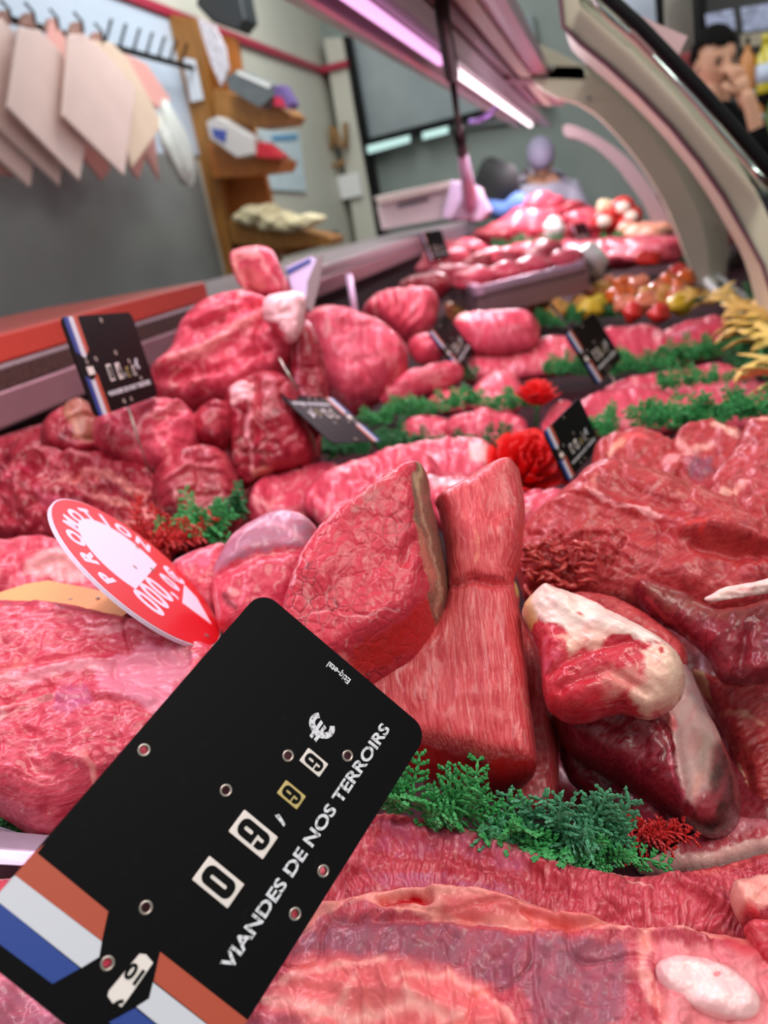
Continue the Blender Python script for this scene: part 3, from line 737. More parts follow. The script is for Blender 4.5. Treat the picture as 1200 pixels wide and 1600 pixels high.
# --- the customer on the right, hand held to his nose
hc = W(1117, 96, D=3.3)                      # head centre
per = empty('person', (hc.x, hc.y + 0.02, 0), 'person in black with short dark hair pressing a hand to the nose, beyond the case', 'person')
hz = hc.z
yaw = math.radians(24)
RZ = Matrix.Rotation(yaw, 3, 'Z')
V = lambda x, y, z: RZ @ Vector((x, y, 0)) + Vector((0, 0, z))
sh = hz - 0.29
body_v = [V(0, 0, 0.95), V(0, 0, 1.15), V(0, 0, sh - 0.10), V(0, 0, sh + 0.02), V(0, -0.01, sh + 0.10), V(0, -0.01, hz - 0.02),
          V(0.17, 0, sh - 0.02), V(0.24, -0.05, sh - 0.27), V(0.08, -0.22, sh - 0.10), V(0.02, -0.20, hz - 0.14),
          V(-0.17, 0, sh - 0.02), V(-0.23, 0.02, sh - 0.30), V(-0.20, -0.08, sh - 0.52),
          V(0.09, 0, 0.90), V(0.10, -0.01, 0.50), V(0.10, 0.02, 0.08), V(0.10, -0.10, 0.04),
          V(-0.09, 0, 0.90), V(-0.10, -0.01, 0.50), V(-0.10, 0.02, 0.08), V(-0.10, -0.10, 0.04)]
body_e = [(0, 1), (1, 2), (2, 3), (3, 4), (4, 5), (3, 6), (6, 7), (7, 8), (8, 9), (3, 10), (10, 11), (11, 12), (0, 13), (13, 14), (14, 15), (15, 16), (0, 17), (17, 18), (18, 19), (19, 20)]
body_r = [0.13, 0.12, 0.13, 0.10, 0.055, 0.06, 0.06, 0.045, 0.035, 0.028, 0.06, 0.045, 0.03, 0.085, 0.06, 0.04, 0.035, 0.085, 0.06, 0.04, 0.035]
bo = skin('body', body_v, body_e, body_r, m_skin, per)
hb_ = head_mesh(0.125)
hm = hb_.mesh('head'); M = Matrix.Translation((0, -0.01, hz)) @ Matrix.Rotation(yaw, 4, 'Z') @ Matrix.Rotation(math.radians(14), 4, 'X')
ho = link('head', hm, m_skin, per, M)
# hand over the nose, joined to the forearm
b = MB(); hw = V(0.03, -0.17, hz - 0.175); hand(b, hw, V(-0.2, 0.12, 0.9), V(0.2, -1.0, 0)); link('hand', b.mesh('hand'), m_skin, per)
# hair, brows and eyes
b = MB(); b.ball((0, 0.010, 0.018), 0.125, 4, (0.655, 0.80, 0.90))
dele = [v for v in b.b.verts if v.co.z < 0.062 and v.co.y < 0.0 or v.co.z < 0.0]
bmesh.ops.delete(b.b, geom=dele, context='VERTS')
hr = link('hair', b.mesh('hair'), m_hair, per, M)
sd = hr.modifiers.new('thick', 'SOLIDIFY'); sd.thickness = 0.012; sd.offset = 1
for s in (-1, 1):
    b = MB(); b.box((s * 0.032 - 0.014, -0.094, 0.020), (s * 0.032 + 0.014, -0.084, 0.026), 0.002); link('eyebrow', b.mesh('eyebrow'), m_hair, per, M)
    b = MB(); b.ball((s * 0.031, -0.079, 0.005), 0.0115, 2); link('eye', b.mesh('eye'), simple('eye_dark', (60, 48, 42), 0.3), per, M)
jr = [r + 0.02 for r in body_r[:13]]; jr[4] = 0.078; jr[9] = 0.034; jr[8] = 0.05
jv = [v.copy() for v in body_v[:13]]; jv[9] = body_v[8].lerp(body_v[9], 0.45); jv[5] = V(0, 0, sh + 0.115); jr[5] = 0.07
skin('jacket', jv, [e for e in body_e if max(e) < 13], jr, m_jacket, per)
tv = [body_v[0]] + [body_v[i] for i in (13, 14, 15, 17, 18, 19)]
skin('trousers', tv, [(0, 1), (1, 2), (2, 3), (0, 4), (4, 5), (5, 6)], [0.145, 0.10, 0.08, 0.065, 0.10, 0.08, 0.065], m_trouser, per)

# --- the worker far behind the counter, pale coat and cap, bent forward
m_coat = simple('pale_grey_coat', (176, 172, 190), 0.7, var=0.06, vscale=8)
wc = W(846, 246, Y=5.25)
wk = empty('person', (wc.x - 0.03, wc.y + 0.1, 0), 'blurred person in a pale grey coat and white cap bending at the far end', 'person')
hz = wc.z
V = lambda x, y, z: Vector((x, y, z))
bv = [V(0, 0.1, 0.85), V(0, 0.08, 1.05), V(0.01, 0.0, hz - 0.28), V(0.02, -0.04, hz - 0.14), V(0.03, -0.08, hz - 0.05), V(0.03, -0.1, hz),
      V(0.19, 0, hz - 0.22), V(0.24, -0.05, hz - 0.45), V(0.18, -0.25, hz - 0.52),
      V(-0.17, 0, hz - 0.22), V(-0.22, -0.05, hz - 0.45), V(-0.18, -0.25, hz - 0.5),
      V(0.1, 0.1, 0.8), V(0.1, 0.08, 0.45), V(0.1, 0.1, 0.08), V(0.1, -0.02, 0.04), V(-0.1, 0.1, 0.8), V(-0.1, 0.08, 0.45), V(-0.1, 0.1, 0.08), V(-0.1, -0.02, 0.04)]
be = [(0, 1), (1, 2), (2, 3), (3, 4), (4, 5), (2, 6), (6, 7), (7, 8), (2, 9), (9, 10), (10, 11), (0, 12), (12, 13), (13, 14), (14, 15), (0, 16), (16, 17), (17, 18), (18, 19)]
rr = [0.13, 0.12, 0.14, 0.09, 0.05, 0.06, 0.065, 0.045, 0.03, 0.065, 0.045, 0.03, 0.085, 0.06, 0.04, 0.035, 0.085, 0.06, 0.04, 0.035]
skin('body', bv, be, rr, m_skin, wk)
M = Matrix.Translation((0.03, -0.13, hz - 0.01)) @ Matrix.Rotation(math.radians(58), 4, 'X')
link('head', head_mesh(0.115).mesh('head'), m_skin, wk, M)
b = MB(); b.ball((0, 0.01, 0.03), 0.122, 3, (0.70, 0.84, 0.86)); bmesh.ops.delete(b.b, geom=[v for v in b.b.verts if v.co.z < 0.02], context='VERTS')
cp = link('cap', b.mesh('cap'), simple('white_cap_cloth', (150, 142, 168), 0.7), wk, M); sd = cp.modifiers.new('thick', 'SOLIDIFY'); sd.thickness = 0.01
for hx, i in ((1, 8), (-1, 11)):
    b = MB(); hand(b, bv[i], (0, -0.8, -0.4), (0, -0.3, 1)); link('hand', b.mesh('hand'), m_skin, wk)
cr = [r + 0.035 for r in rr[:12]]; cr[4] = 0.085; cv = bv[:12]
ce = [e for e in be if max(e) < 12 and e != (4, 5)]
ce2 = [(0, 1), (1, 2), (2, 3), (3, 4), (2, 5), (5, 6), (6, 7), (2, 8), (8, 9), (9, 10)]
cv2 = cv[:5] + cv[6:12]; cr2 = cr[:5] + cr[6:12]
skin('coat', cv2, ce2, cr2, m_coat, wk)
tv = [bv[0]] + [bv[i] for i in (12, 13, 14, 16, 17, 18)]
skin('trousers', tv, [(0, 1), (1, 2), (2, 3), (0, 4), (4, 5), (5, 6)], [0.16, 0.11, 0.08, 0.065, 0.11, 0.08, 0.065], m_trouser, wk)

# ================================================================ CUSTOMER SIDE, far right
m_shelf = simple('charcoal_shelf', (50, 52, 52), 0.6)
m_taupe = simple('taupe_curtain', (150, 142, 132), 0.7, var=0.1, vscale=6)
YR = 4.5
b = MB(); b.prism(onY([(1028, -60), (1095, -60), (1090, 60), (1100, 150), (1060, 150), (1040, 20)], 4.9), (0, 0.08, 0), 0.005)
for i in range(6):
    p = W(1042 + i * 9, 0, Y=4.88); q_ = W(1052 + i * 9, 150, Y=4.88); b.tube([p, q_], 0.018, 8)
tag(b.build('hanging_curtain', m_taupe, smooth=True), 'taupe hanging curtain left of the dark shelving', 'curtain')
b = MB(); b.prism(onY([(1020, -60), (1035, -60), (1040, 60), (1028, 60)], 4.7), (0, 0.04, 0)); tag(b.build('wall_post', m_black), 'thin black post beside the pale window', 'post')
b = MB(); b.prism(onY([(930, -80), (1022, -60), (1030, 60), (960, 40)], 5.2), (0, 0.03, 0)); tag(b.build('wall_panel', m_paleblue), 'pale bluish panel behind the glass edge', 'panel')
sh_ = empty('shelving_unit', W(1200, 150, Y=YR), 'tall charcoal shelving unit with bottles and posters', 'shelf')
def shp(px, Y, dep, name, mat, bev=0.003):
    b = MB(); b.prism([p - sh_.location for p in onY(px, Y)], (0, dep, 0), bev); return b.build(name, mat, sh_)
shp([(1088, -60), (1330, -60), (1330, 420), (1140, 420), (1100, 200)], YR + 0.25, 0.03, 'back_panel', m_shelf)
shp([(1088, -60), (1102, -60), (1112, 200), (1098, 200)], YR, 0.25, 'side_panel', m_black)
for y0 in (82, 142, 240, 330):
    shp([(1100, y0 + 18), (1320, y0 - 20), (1320, y0 - 8), (1100, y0 + 30)], YR, 0.25, 'shelf_board', m_shelf)
m_menu = simple('food_poster', (150, 160, 190), 0.4, var=0.5, vscale=28)
for px, lb in (([(1102, 22), (1146, 14), (1150, 46), (1106, 56)], 'bluish food poster directly above the dark haired person'), ([(1158, 12), (1232, 0), (1236, 42), (1162, 50)], 'bluish food poster at the top right corner')):
    b = MB(); b.prism(onY(px, YR - 0.03), (0, 0.01, 0), 0.001); tag(b.build('food_poster', m_menu), lb, 'poster', 'food posters over the shelving')
b = MB(); b.prism(onY([(1158, 54), (1240, 44), (1240, 66), (1160, 74)], YR - 0.03), (0, 0.05, 0), 0.002); tag(b.build('price_strip', simple('beige_strip', (150, 142, 122), 0.5)), 'beige label strip beneath the corner poster', 'sign')
def bottle(name, px, py, hpx, rpx, body, cap, label, g, lab=None):
    p = W(px, py, Y=YR - 0.02); s = 4.5 / FPX; hh = hpx * s; r = rpx * s
    e = empty(name, p, label, 'bottle', g)
    b = MB(); b.tube([(0, 0, 0), (0, 0, hh * 0.04), (0, 0, hh * 0.62), (0, 0, hh * 0.76), (0, 0, hh * 0.88)], [r * 0.9, r, r, r * 0.4, r * 0.34], 16); b.build('glass', body, e, True)
    b = MB(); b.tube([(0, 0, hh * 0.86), (0, 0, hh)], r * 0.42, 12); b.build('cap', cap, e, True)
    if lab:
        b = MB(); b.tube([(0, 0, hh * 0.18), (0, 0, hh * 0.5)], r * 1.03, 16); b.build('label', lab, e, True)
m_yel = simple('yellow_oil', (190, 178, 40), 0.25, spec=0.8); m_org = simple('orange_drink', (186, 120, 60), 0.3); m_grn = simple('green_glass', (84, 110, 44), 0.3); m_pale = simple('pale_label', (186, 200, 222), 0.5)
g = 'bottles on the charcoal shelving'
bottle('bottle', 1168, 142, 60, 9, m_org, m_black, 'narrow amber bottle on the shelf right of the person', g)
bottle('bottle', 1196, 146, 66, 13, m_yel, m_yel, 'large yellow oil bottle on the upper shelf', g, m_pale)
bottle('bottle', 1176, 222, 62, 13, m_org, simple('teal_cap', (60, 140, 140), 0.4), 'orange bottle with teal cap on the lower shelf', g, m_pale)
bottle('bottle', 1206, 236, 70, 12, m_grn, m_black, 'green glass bottle at the right edge of the lower shelf', g)
bottle('bottle', 1150, 216, 40, 10, m_grn, m_black, 'short green jar shaped bottle beside the orange bottle', g)
b = MB(); b.prism(onY([(1062, 84), (1086, 78), (1092, 104), (1068, 106)], 4.2), (0, 0.1, 0), 0.01); tag(b.build('red_box', simple('red_box', (130, 44, 48), 0.5)), 'small dark red box behind the person’s shoulder', 'box')

# pink sheet clipped to the bracket
b = MB(); pk = onY([(988, 18), (1030, 38), (1075, 57), (1060, 88), (1020, 84), (985, 50)], 1.2); b.prism(pk, (0.0, 0.012, 0.0), 0.001)
tag(b.build('pink_sheet', simple('pink_card', (224, 184, 186), 0.6)), 'pink sheet of paper stuck behind the black glass edge', 'paper')

# ================================================================ THE MEAT, near pieces (modelled in relief from the photo's outlines)
M_steak = meat('meat_topside', base=(198, 48, 66), dark=(176, 34, 52), light=(210, 84, 94), stretch=0.5, crack=0.85, cscale=150, vein=0.30, vscale=70, fib=0.12, bump=0.45)
M_fibre = meat('meat_long_fibre', base=(196, 58, 66), dark=(176, 42, 52), light=(218, 100, 98), fib=0.8, fscale=1050, stretch=0.035, vein=0.28, vscale=40, bump=0.5, ang=math.radians(-4))
M_red = meat('meat_deep_red', base=(172, 46, 50), dark=(128, 24, 34), light=(206, 88, 84), fib=0.35, fscale=722, stretch=0.12, ang=math.radians(62), vein=0.24, bump=0.6)
M_dark = meat('meat_maroon', base=(128, 26, 40), dark=(88, 14, 28), light=(168, 60, 68), fib=0.3, fscale=722, stretch=0.12, ang=math.radians(40), vein=0.10, bump=0.5, rough=0.3, coat=0.28)
M_shank = meat('meat_shank', base=(196, 44, 60), dark=(160, 28, 44), light=(222, 104, 108), fib=0.35, fscale=684, stretch=0.14, ang=math.radians(70), vein=0.24, bump=0.45, coat=0.28, rough=0.3)
M_pink = meat('meat_pink', base=(202, 60, 82), dark=(168, 36, 58), light=(228, 116, 130), fib=0.4, fscale=798, stretch=0.12, ang=math.radians(68), vein=0.40, vscale=68, bump=0.55, coat=0.28, rough=0.3)
M_rib = meat('meat_rib', base=(188, 62, 76), dark=(146, 36, 56), light=(222, 116, 122), fib=0.35, fscale=722, stretch=0.2, ang=math.radians(10), vein=0.32, vscale=64, bump=0.6, coat=0.28)
M_slab = meat('meat_slab', base=(184, 66, 80), dark=(142, 40, 58), light=(218, 112, 116), fib=0.35, fscale=798, stretch=0.14, ang=math.radians(15), vein=0.20, vscale=64, bump=0.5)
M_far = meat('meat_far', base=(204, 66, 88), dark=(166, 34, 56), light=(230, 104, 122), fib=0.3, fscale=150, vein=0.5, vscale=26, bump=0.4, coarse=30, coat=0.25, fine=0.35)
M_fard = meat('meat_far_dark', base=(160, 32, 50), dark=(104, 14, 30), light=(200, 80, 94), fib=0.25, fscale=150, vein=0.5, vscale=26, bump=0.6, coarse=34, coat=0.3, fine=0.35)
FAT = (240, 184, 172); FATW = (246, 216, 204); FATP = (238, 158, 158); MEMB = (190, 150, 166); PURP = (142, 84, 104); BRN = (126, 92, 74); REDW = (206, 40, 36)
g_near = None

# -- wedge of topside (left of centre)
lump('beef_roast', 'triangular marbled beef roast with brown rind down its right side', 'meat',
     [(637, 716), (653, 709), (667, 714), (671, 757), (688, 808), (701, 866), (700, 920), (692, 963), (660, 1004), (614, 1031), (573, 1057), (520, 1058), (450, 1000), (440, 950), (453, 913), (463, 874), (497, 820), (548, 781), (590, 750)],
     (575, 900, 0.385), M_steak, k=0.30, T=0.012, back=0.05, R=26, step=3.0, seed=3, n1=(70, 0.0016), n2=(9, 0.0003), wob=2.5,
     feats=[('cut', (640, 1180), (440, 985), 0), ('cut', (652, 700), (648, 830), 1.3), ('cut', (648, 830), (676, 960), 0.9),
            ('cut', (700, 905), (440, 1065), 1.6), ('l', [(645, 850), (632, 880)], 9, -0.004), ('l', [(560, 800), (500, 900)], 30, 0.002), ('l', [(500, 960), (600, 970), (640, 940)], 3, -0.0006)],
     paint=[('p', [(655, 700), (680, 730), (715, 880), (705, 970), (680, 970), (668, 900), (652, 850), (646, 770), (646, 720)], BRN, 8, 0.95),
            ('l', [(650, 740), (662, 800), (682, 880), (690, 940)], (196, 160, 130), 3, 0.8), ('l', [(655, 715), (656, 760)], (206, 176, 136), 4, 0.9),
            ('p', [(650, 815), (668, 850), (680, 890), (676, 915), (660, 890), (652, 860)], (206, 120, 100), 8, 0.8),
            ('p', [(560, 1052), (690, 975), (672, 925), (640, 958), (560, 1010), (535, 1035)], (196, 34, 34), 8, 0.85),
            ('l', [(455, 920), (470, 872), (502, 822), (552, 785)], (232, 150, 160), 4, 0.8), ('l', [(470, 970), (520, 962), (570, 972), (620, 955)], (232, 140, 146), 2.5, 0.7),
            ('p', [(560, 785), (620, 730), (600, 790), (540, 830)], (168, 110, 104), 14, 0.45), ('l', [(560, 1050), (535, 1028), (545, 1040)], (238, 120, 120), 7, 0.9)])
# -- tall roast with the string groove
lump('beef_roast', 'tall beef roast with a string groove across it and long vertical fibres', 'meat',
     [(678, 781), (704, 765), (730, 752), (757, 734), (780, 724), (797, 722), (812, 742), (819, 808), (813, 866), (800, 909), (809, 944), (817, 1010), (823, 1068), (832, 1130), (838, 1180), (834, 1203), (808, 1222), (769, 1230), (700, 1220), (637, 1200), (590, 1165), (560, 1080), (570, 1040), (640, 1010), (690, 960), (700, 920), (698, 866), (690, 808)],
     (730, 1060, 0.40), M_fibre, k=0.22, T=0.016, back=0.05, R=30, step=3.2, seed=5, n1=(80, 0.0018), n2=(6, 0.0002), n2s=(1, 0.12, 0.06), wob=1.5,
     feats=[('l', [(700, 922), (740, 914), (770, 921), (812, 918)], 6, -0.006), ('cut', (840, 1184), (600, 1132), 1.5), ('l', [(812, 744), (806, 860), (812, 960), (825, 1080)], 6, 0.0015),
            ('wave', 2, 8, 0.00012), ('b', 760, 840, 50, 60, 0, 0.004)],
     paint=[('p', [(600, 1150), (650, 1156), (748, 1192), (835, 1186), (845, 1215), (770, 1236), (700, 1228), (600, 1190)], (190, 26, 26), 8, 0.9),
            ('l', [(740, 830), (745, 880), (742, 900)], (230, 130, 110), 3, 0.5), ('l', [(618, 1060), (628, 1080)], FATP, 2.5, 0.8), ('l', [(815, 745), (820, 810), (812, 870), (802, 905)], (214, 60, 52), 5, 0.7),
            ('l', [(688, 1000), (672, 1020)], FATP, 3, 0.6), ('l', [(700, 922), (740, 915), (812, 918)], (150, 40, 44), 3, 0.5)])
lump('beef_roast', 'narrow side muscle tucked behind the grooved roast, touching the green garnish', 'meat',
     [(800, 905), (812, 925), (812, 970), (838, 1010), (851, 1060), (860, 1100), (871, 1160), (872, 1225), (855, 1266), (810, 1268), (760, 1240), (740, 1200), (760, 1100), (780, 980)],
     (830, 1150, 0.435), M_fibre, k=0.18, T=0.014, back=0.04, R=22, step=3.2, seed=8,
     feats=[('l', [(822, 1000), (832, 1060), (824, 1130)], 4, -0.003)],
     paint=[('p', [(799, 895), (812, 905), (815, 925), (806, 935), (798, 920)], (216, 170, 110), 5, 0.9), ('p', [(760, 1230), (820, 1215), (860, 1240), (850, 1270), (770, 1265)], (150, 40, 52), 14, 0.5)])
# -- large red piece, upper right
bigcut = lump('beef_cut', 'large folded red beef cut with ragged stringy left edge', 'meat',
     [(950, 711), (912, 722), (896, 746), (872, 764), (850, 781), (819, 812), (806, 850), (809, 897), (822, 925), (857, 925), (896, 935), (974, 950), (1012, 935), (1074, 960), (1121, 960), (1270, 950), (1270, 830), (1210, 800), (1167, 790), (1136, 771), (1090, 752), (1050, 735), (1012, 722), (980, 712)],
     (1000, 850, 0.50), M_red, k=0.42, T=0.03, back=0.04, R=60, step=3.3, seed=11, n1=(60, 0.003), n2=(12, 0.0008), n2s=(0.4, 1.4, 0.4), wob=4, crease=(90, 0.002, 0.03),
     feats=[('l', [(850, 800), (915, 790), (980, 812), (1060, 830), (1200, 880)], 8, 0.003), ('l', [(910, 760), (935, 795), (1000, 815)], 5, 0.002), ('l', [(1068, 848), (1120, 845), (1170, 858), (1230, 890)], 12, 0.008),
            ('l', [(1085, 870), (1140, 880), (1200, 885)], 8, -0.006), ('b', 950, 760, 60, 40, -20, 0.008), ('b', 1100, 800, 90, 30, 25, 0.006)] +
           [('l', [(812 + i * 11, 850 + (i * 37) % 60), (826 + i * 10, 838 + (i * 29) % 70), (846 + i * 11, 846 + (i * 31) % 60)], 3.0, 0.004 * (1 if i % 2 else -1)) for i in range(14)] +
           [('l', [(815 + i * 6, 930 - i * 9), (845 + i * 9, 912 - i * 8), (875 + i * 12, 916 - i * 9)], 2.6, 0.0035) for i in range(9)],
     paint=[('l', [(922, 790), (945, 800), (975, 812), (1035, 822)], FATP, 3.5, 0.8), ('l', [(930, 760), (934, 790)], (224, 130, 120), 4, 0.6), ('p', [(1100, 860), (1150, 850), (1190, 880), (1160, 895), (1110, 885)], (178, 60, 52), 14, 0.5),
            ('p', [(830, 870), (900, 850), (900, 900), (840, 915)], (160, 34, 40), 16, 0.45), ('l', [(1080, 846), (1100, 842), (1098, 856)], (206, 40, 34), 5, 0.8)] +
           [('l', [(1000 + i * 22, 730 + i * 9), (1030 + i * 22, 765 + i * 9), (1050 + i * 24, 800 + i * 9)], (206, 116, 98), 3, 0.45) for i in range(7)])
_r = random.Random(4); b = MB()
for i in range(40):
    x = _r.uniform(812, 905); y = _r.uniform(850, 926) - (x - 812) * 0.12; L_ = _r.uniform(16, 38); a = _r.uniform(-0.7, 0.5); pts = []
    for k_ in range(6):
        f = k_ / 5; pts.append(W(x + L_ * f * math.cos(a) + 3 * math.sin(5 * f + i), y + L_ * f * math.sin(a) + 4 * math.sin(7 * f + i * 2), D=0.478 - 0.012 * math.sin(math.pi * f) + 0.02 * (905 - x) / 100))
    q = _r.uniform(0.0010, 0.0019); b.tube(pts, [q * 0.5, q, q, q * 1.1, q, q * 0.5], 7)
_me = b.mesh('frayed_fibres'); _me.transform(bigcut.matrix_world.inverted()); _o = link('frayed_fibres', _me, simple('frayed_meat', (196, 66, 62), 0.45, var=0.2, vscale=120, coat=0.3), bigcut)
_o['label'] = 'stringy frayed left edge'
lump('beef_cut', 'dark brownish flap of beef hanging over the right side above the membrane cut', 'meat',
     [(989, 912), (1004, 906), (1020, 905), (1050, 914), (1078, 928), (1102, 942), (1125, 950), (1167, 944), (1210, 930), (1280, 920), (1280, 1060), (1200, 1067), (1176, 1064), (1156, 1069), (1130, 1064), (1117, 1052), (1112, 1033), (1095, 1012), (1060, 985), (1028, 971), (1000, 945)],
     (1110, 985, 0.43), M_dark, k=0.25, T=0.018, back=0.02, R=30, step=3.2, seed=13, n1=(50, 0.002), n2=(10, 0.0005), wob=3,
     feats=[('l', [(1120, 1000), (1100, 1045)], 14, 0.004), ('l', [(1165, 1000), (1156, 1060)], 9, -0.004), ('b', 1015, 930, 24, 18, 30, 0.004)],
     paint=[('p', [(989, 908), (1050, 912), (1110, 945), (1200, 935), (1280, 930), (1280, 960), (1150, 985), (1060, 970), (1010, 950)], (134, 66, 52), 26, 0.55),
            ('p', [(1120, 1020), (1200, 1000), (1270, 1010), (1270, 1060), (1130, 1065)], (104, 40, 44), 20, 0.4), ('l', [(1012, 945), (1060, 985), (1098, 1012), (1108, 1040)], (180, 60, 70), 4, 0.7)])
lump('fat_strip', 'pale creamy strip of fat sticking in from the right edge', 'meat',
     [(1098, 936), (1112, 928), (1130, 917), (1165, 912), (1205, 902), (1270, 888), (1270, 920), (1205, 925), (1150, 934), (1110, 941)],
     (1150, 924, 0.405), M_slab, k=0.2, T=0.004, back=0.008, R=10, step=3, seed=17, feats=[('wave', 85, 9, 0.0006)],
     paint=[('p', [(1080, 880), (1280, 860), (1280, 945), (1080, 960)], FATW, 6, 1.2), ('l', [(1120, 930), (1200, 912)], (226, 160, 140), 2, 0.6)])
# -- rump behind the fat, fatty shank piece and membrane cut
lump('beef_cut', 'rounded red muscle wedged behind the white fat and under the dark flap', 'meat',
     [(850, 935), (880, 926), (916, 922), (960, 930), (1000, 950), (1040, 978), (1072, 1008), (1070, 1050), (1040, 1060), (960, 1020), (880, 980)],
     (970, 970, 0.44), M_red, k=0.3, T=0.014, back=0.03, R=22, step=3.2, seed=19, n1=(60, 0.001))
lump('beef_shank', 'fatty shank piece with white fat cap and bright red flesh', 'meat',
     [(857, 909), (842, 920), (828, 932), (815, 947), (818, 962), (830, 980), (838, 1000), (845, 1022), (846, 1050), (848, 1080), (857, 1104), (880, 1118), (905, 1120), (930, 1114), (966, 1102), (990, 1108), (1012, 1114), (1035, 1106), (1053, 1096), (1066, 1075), (1069, 1050), (1062, 1022), (1040, 1002), (1000, 975), (960, 955), (930, 936), (895, 925), (868, 918)],
     (950, 1030, 0.375), M_shank, k=0.3, T=0.024, back=0.03, R=42, step=2.9, seed=23, n1=(60, 0.002), n2=(11, 0.0005), n2s=(0.5, 1.4, 0.5), wob=2,
     feats=[('l', [(855, 925), (900, 975), (990, 1000), (1050, 1020)], 16, 0.004), ('b', 1035, 1055, 30, 28, 0, 0.006), ('l', [(860, 1060), (920, 1030), (990, 1015)], 7, -0.003), ('l', [(880, 1085), (950, 1060), (1010, 1090)], 8, -0.003)],
     paint=[('p', [(820, 915), (860, 900), (890, 928), (940, 955), (1000, 978), (1062, 1010), (1080, 1050), (1068, 1085), (1045, 1060), (1010, 1018), (960, 1010), (900, 1015), (880, 990), (850, 985), (835, 970), (812, 960)], (248, 222, 208), 10, 1.1),
            ('p', [(812, 940), (830, 935), (836, 960), (842, 985), (826, 985)], (216, 176, 104), 8, 0.8), ('p', [(870, 1010), (920, 990), (970, 1008), (930, 1030), (890, 1040)], (242, 190, 168), 14, 0.7),
            ('p', [(1000, 1030), (1060, 1020), (1075, 1060), (1060, 1095), (1010, 1112), (985, 1095), (1015, 1070)], (244, 206, 180), 14, 1.0), ('p', [(930, 1060), (1000, 1050), (1010, 1080), (950, 1100)], (232, 150, 138), 18, 0.6),
            ('l', [(860, 1010), (850, 1050), (870, 1030)], (222, 96, 120), 8, 0.5), ('e', (907, 976, 6, 2.5, 40), (190, 30, 30), 2, 0.9), ('e', (1036, 1036, 6, 4, 20), (190, 30, 30), 2, 0.9), ('l', [(1018, 1018), (1034, 1024)], (200, 40, 40), 2, 0.8),
            ('p', [(852, 1090), (900, 1060), (950, 1085), (930, 1120), (860, 1120)], (190, 24, 40), 14, 0.6)])
lump('membrane_cut', 'dark purplish red cut covered with a shiny silver membrane', 'meat',
     [(860, 1105), (900, 1090), (966, 1080), (1030, 1060), (1066, 1020), (1080, 1034), (1090, 1052), (1109, 1098), (1124, 1120), (1138, 1148), (1150, 1176), (1160, 1203), (1163, 1240), (1160, 1262), (1145, 1282), (1117, 1297), (1085, 1288), (1050, 1265), (1010, 1240), (966, 1212), (908, 1185), (881, 1160)],
     (1020, 1180, 0.40), M_dark, k=0.3, T=0.028, back=0.03, R=44, step=2.9, seed=29, n1=(60, 0.002), n2=(10, 0.0004), wob=2,
     feats=[('cut', (1040, 1110), (1070, 1270), 0.7), ('l', [(1030, 1120), (1052, 1150), (1060, 1200), (1068, 1260)], 9, 0.004), ('l', [(960, 1125), (1010, 1150), (1040, 1200)], 14, 0.003), ('l', [(1040, 1125), (1052, 1145)], 5, 0.004)],
     paint=[('p', [(1060, 1015), (1085, 1045), (1112, 1090), (1128, 1140), (1120, 1175), (1108, 1235), (1095, 1262), (1070, 1262), (1058, 1225), (1052, 1190), (1040, 1140), (1010, 1118), (1040, 1095)], (196, 156, 150), 10, 0.95),
            ('p', [(1066, 1020), (1090, 1055), (1112, 1100), (1095, 1120), (1075, 1090)], (150, 130, 132), 10, 0.6), ('p', [(1085, 1150), (1130, 1150), (1120, 1230), (1090, 1210)], (146, 120, 104), 16, 0.6),
            ('p', [(1125, 1150), (1165, 1200), (1165, 1285), (1110, 1298), (1080, 1280), (1100, 1245), (1112, 1200)], (74, 36, 34), 12, 0.8), ('p', [(1085, 1255), (1110, 1240), (1116, 1280), (1092, 1290)], (150, 52, 60), 12, 0.7),
            ('l', [(1020, 1118), (1045, 1140), (1052, 1160)], (214, 130, 130), 5, 0.7), ('e', (1050, 1150, 7, 12, 0), (226, 120, 120), 4, 0.9), ('l', [(1040, 1190), (1052, 1230), (1068, 1262)], (190, 70, 96), 5, 0.6),
            ('l', [(1090, 1215), (1086, 1245)], (226, 170, 150), 7, 0.6)])
lump('beef_cut', 'deep red muscle beneath the membrane cut with a thin white sinew line', 'meat',
     [(872, 1130), (900, 1150), (960, 1190), (1020, 1235), (1070, 1275), (1090, 1300), (1060, 1315), (1010, 1300), (960, 1280), (925, 1250), (892, 1225), (874, 1180)],
     (970, 1240, 0.43), M_dark, k=0.2, T=0.012, back=0.02, R=22, step=3, seed=31, n1=(50, 0.0012),
     feats=[('l', [(972, 1195), (1000, 1230), (1040, 1262), (1078, 1296)], 5, 0.003)],
     paint=[('l', [(974, 1196), (998, 1228), (1030, 1255), (1076, 1294)], (232, 196, 196), 2.6, 1.1), ('p', [(985, 1240), (1020, 1255), (1040, 1300), (990, 1290)], (190, 60, 84), 12, 0.7), ('p', [(880, 1140), (960, 1190), (940, 1240), (890, 1200)], (164, 40, 60), 16, 0.6)])
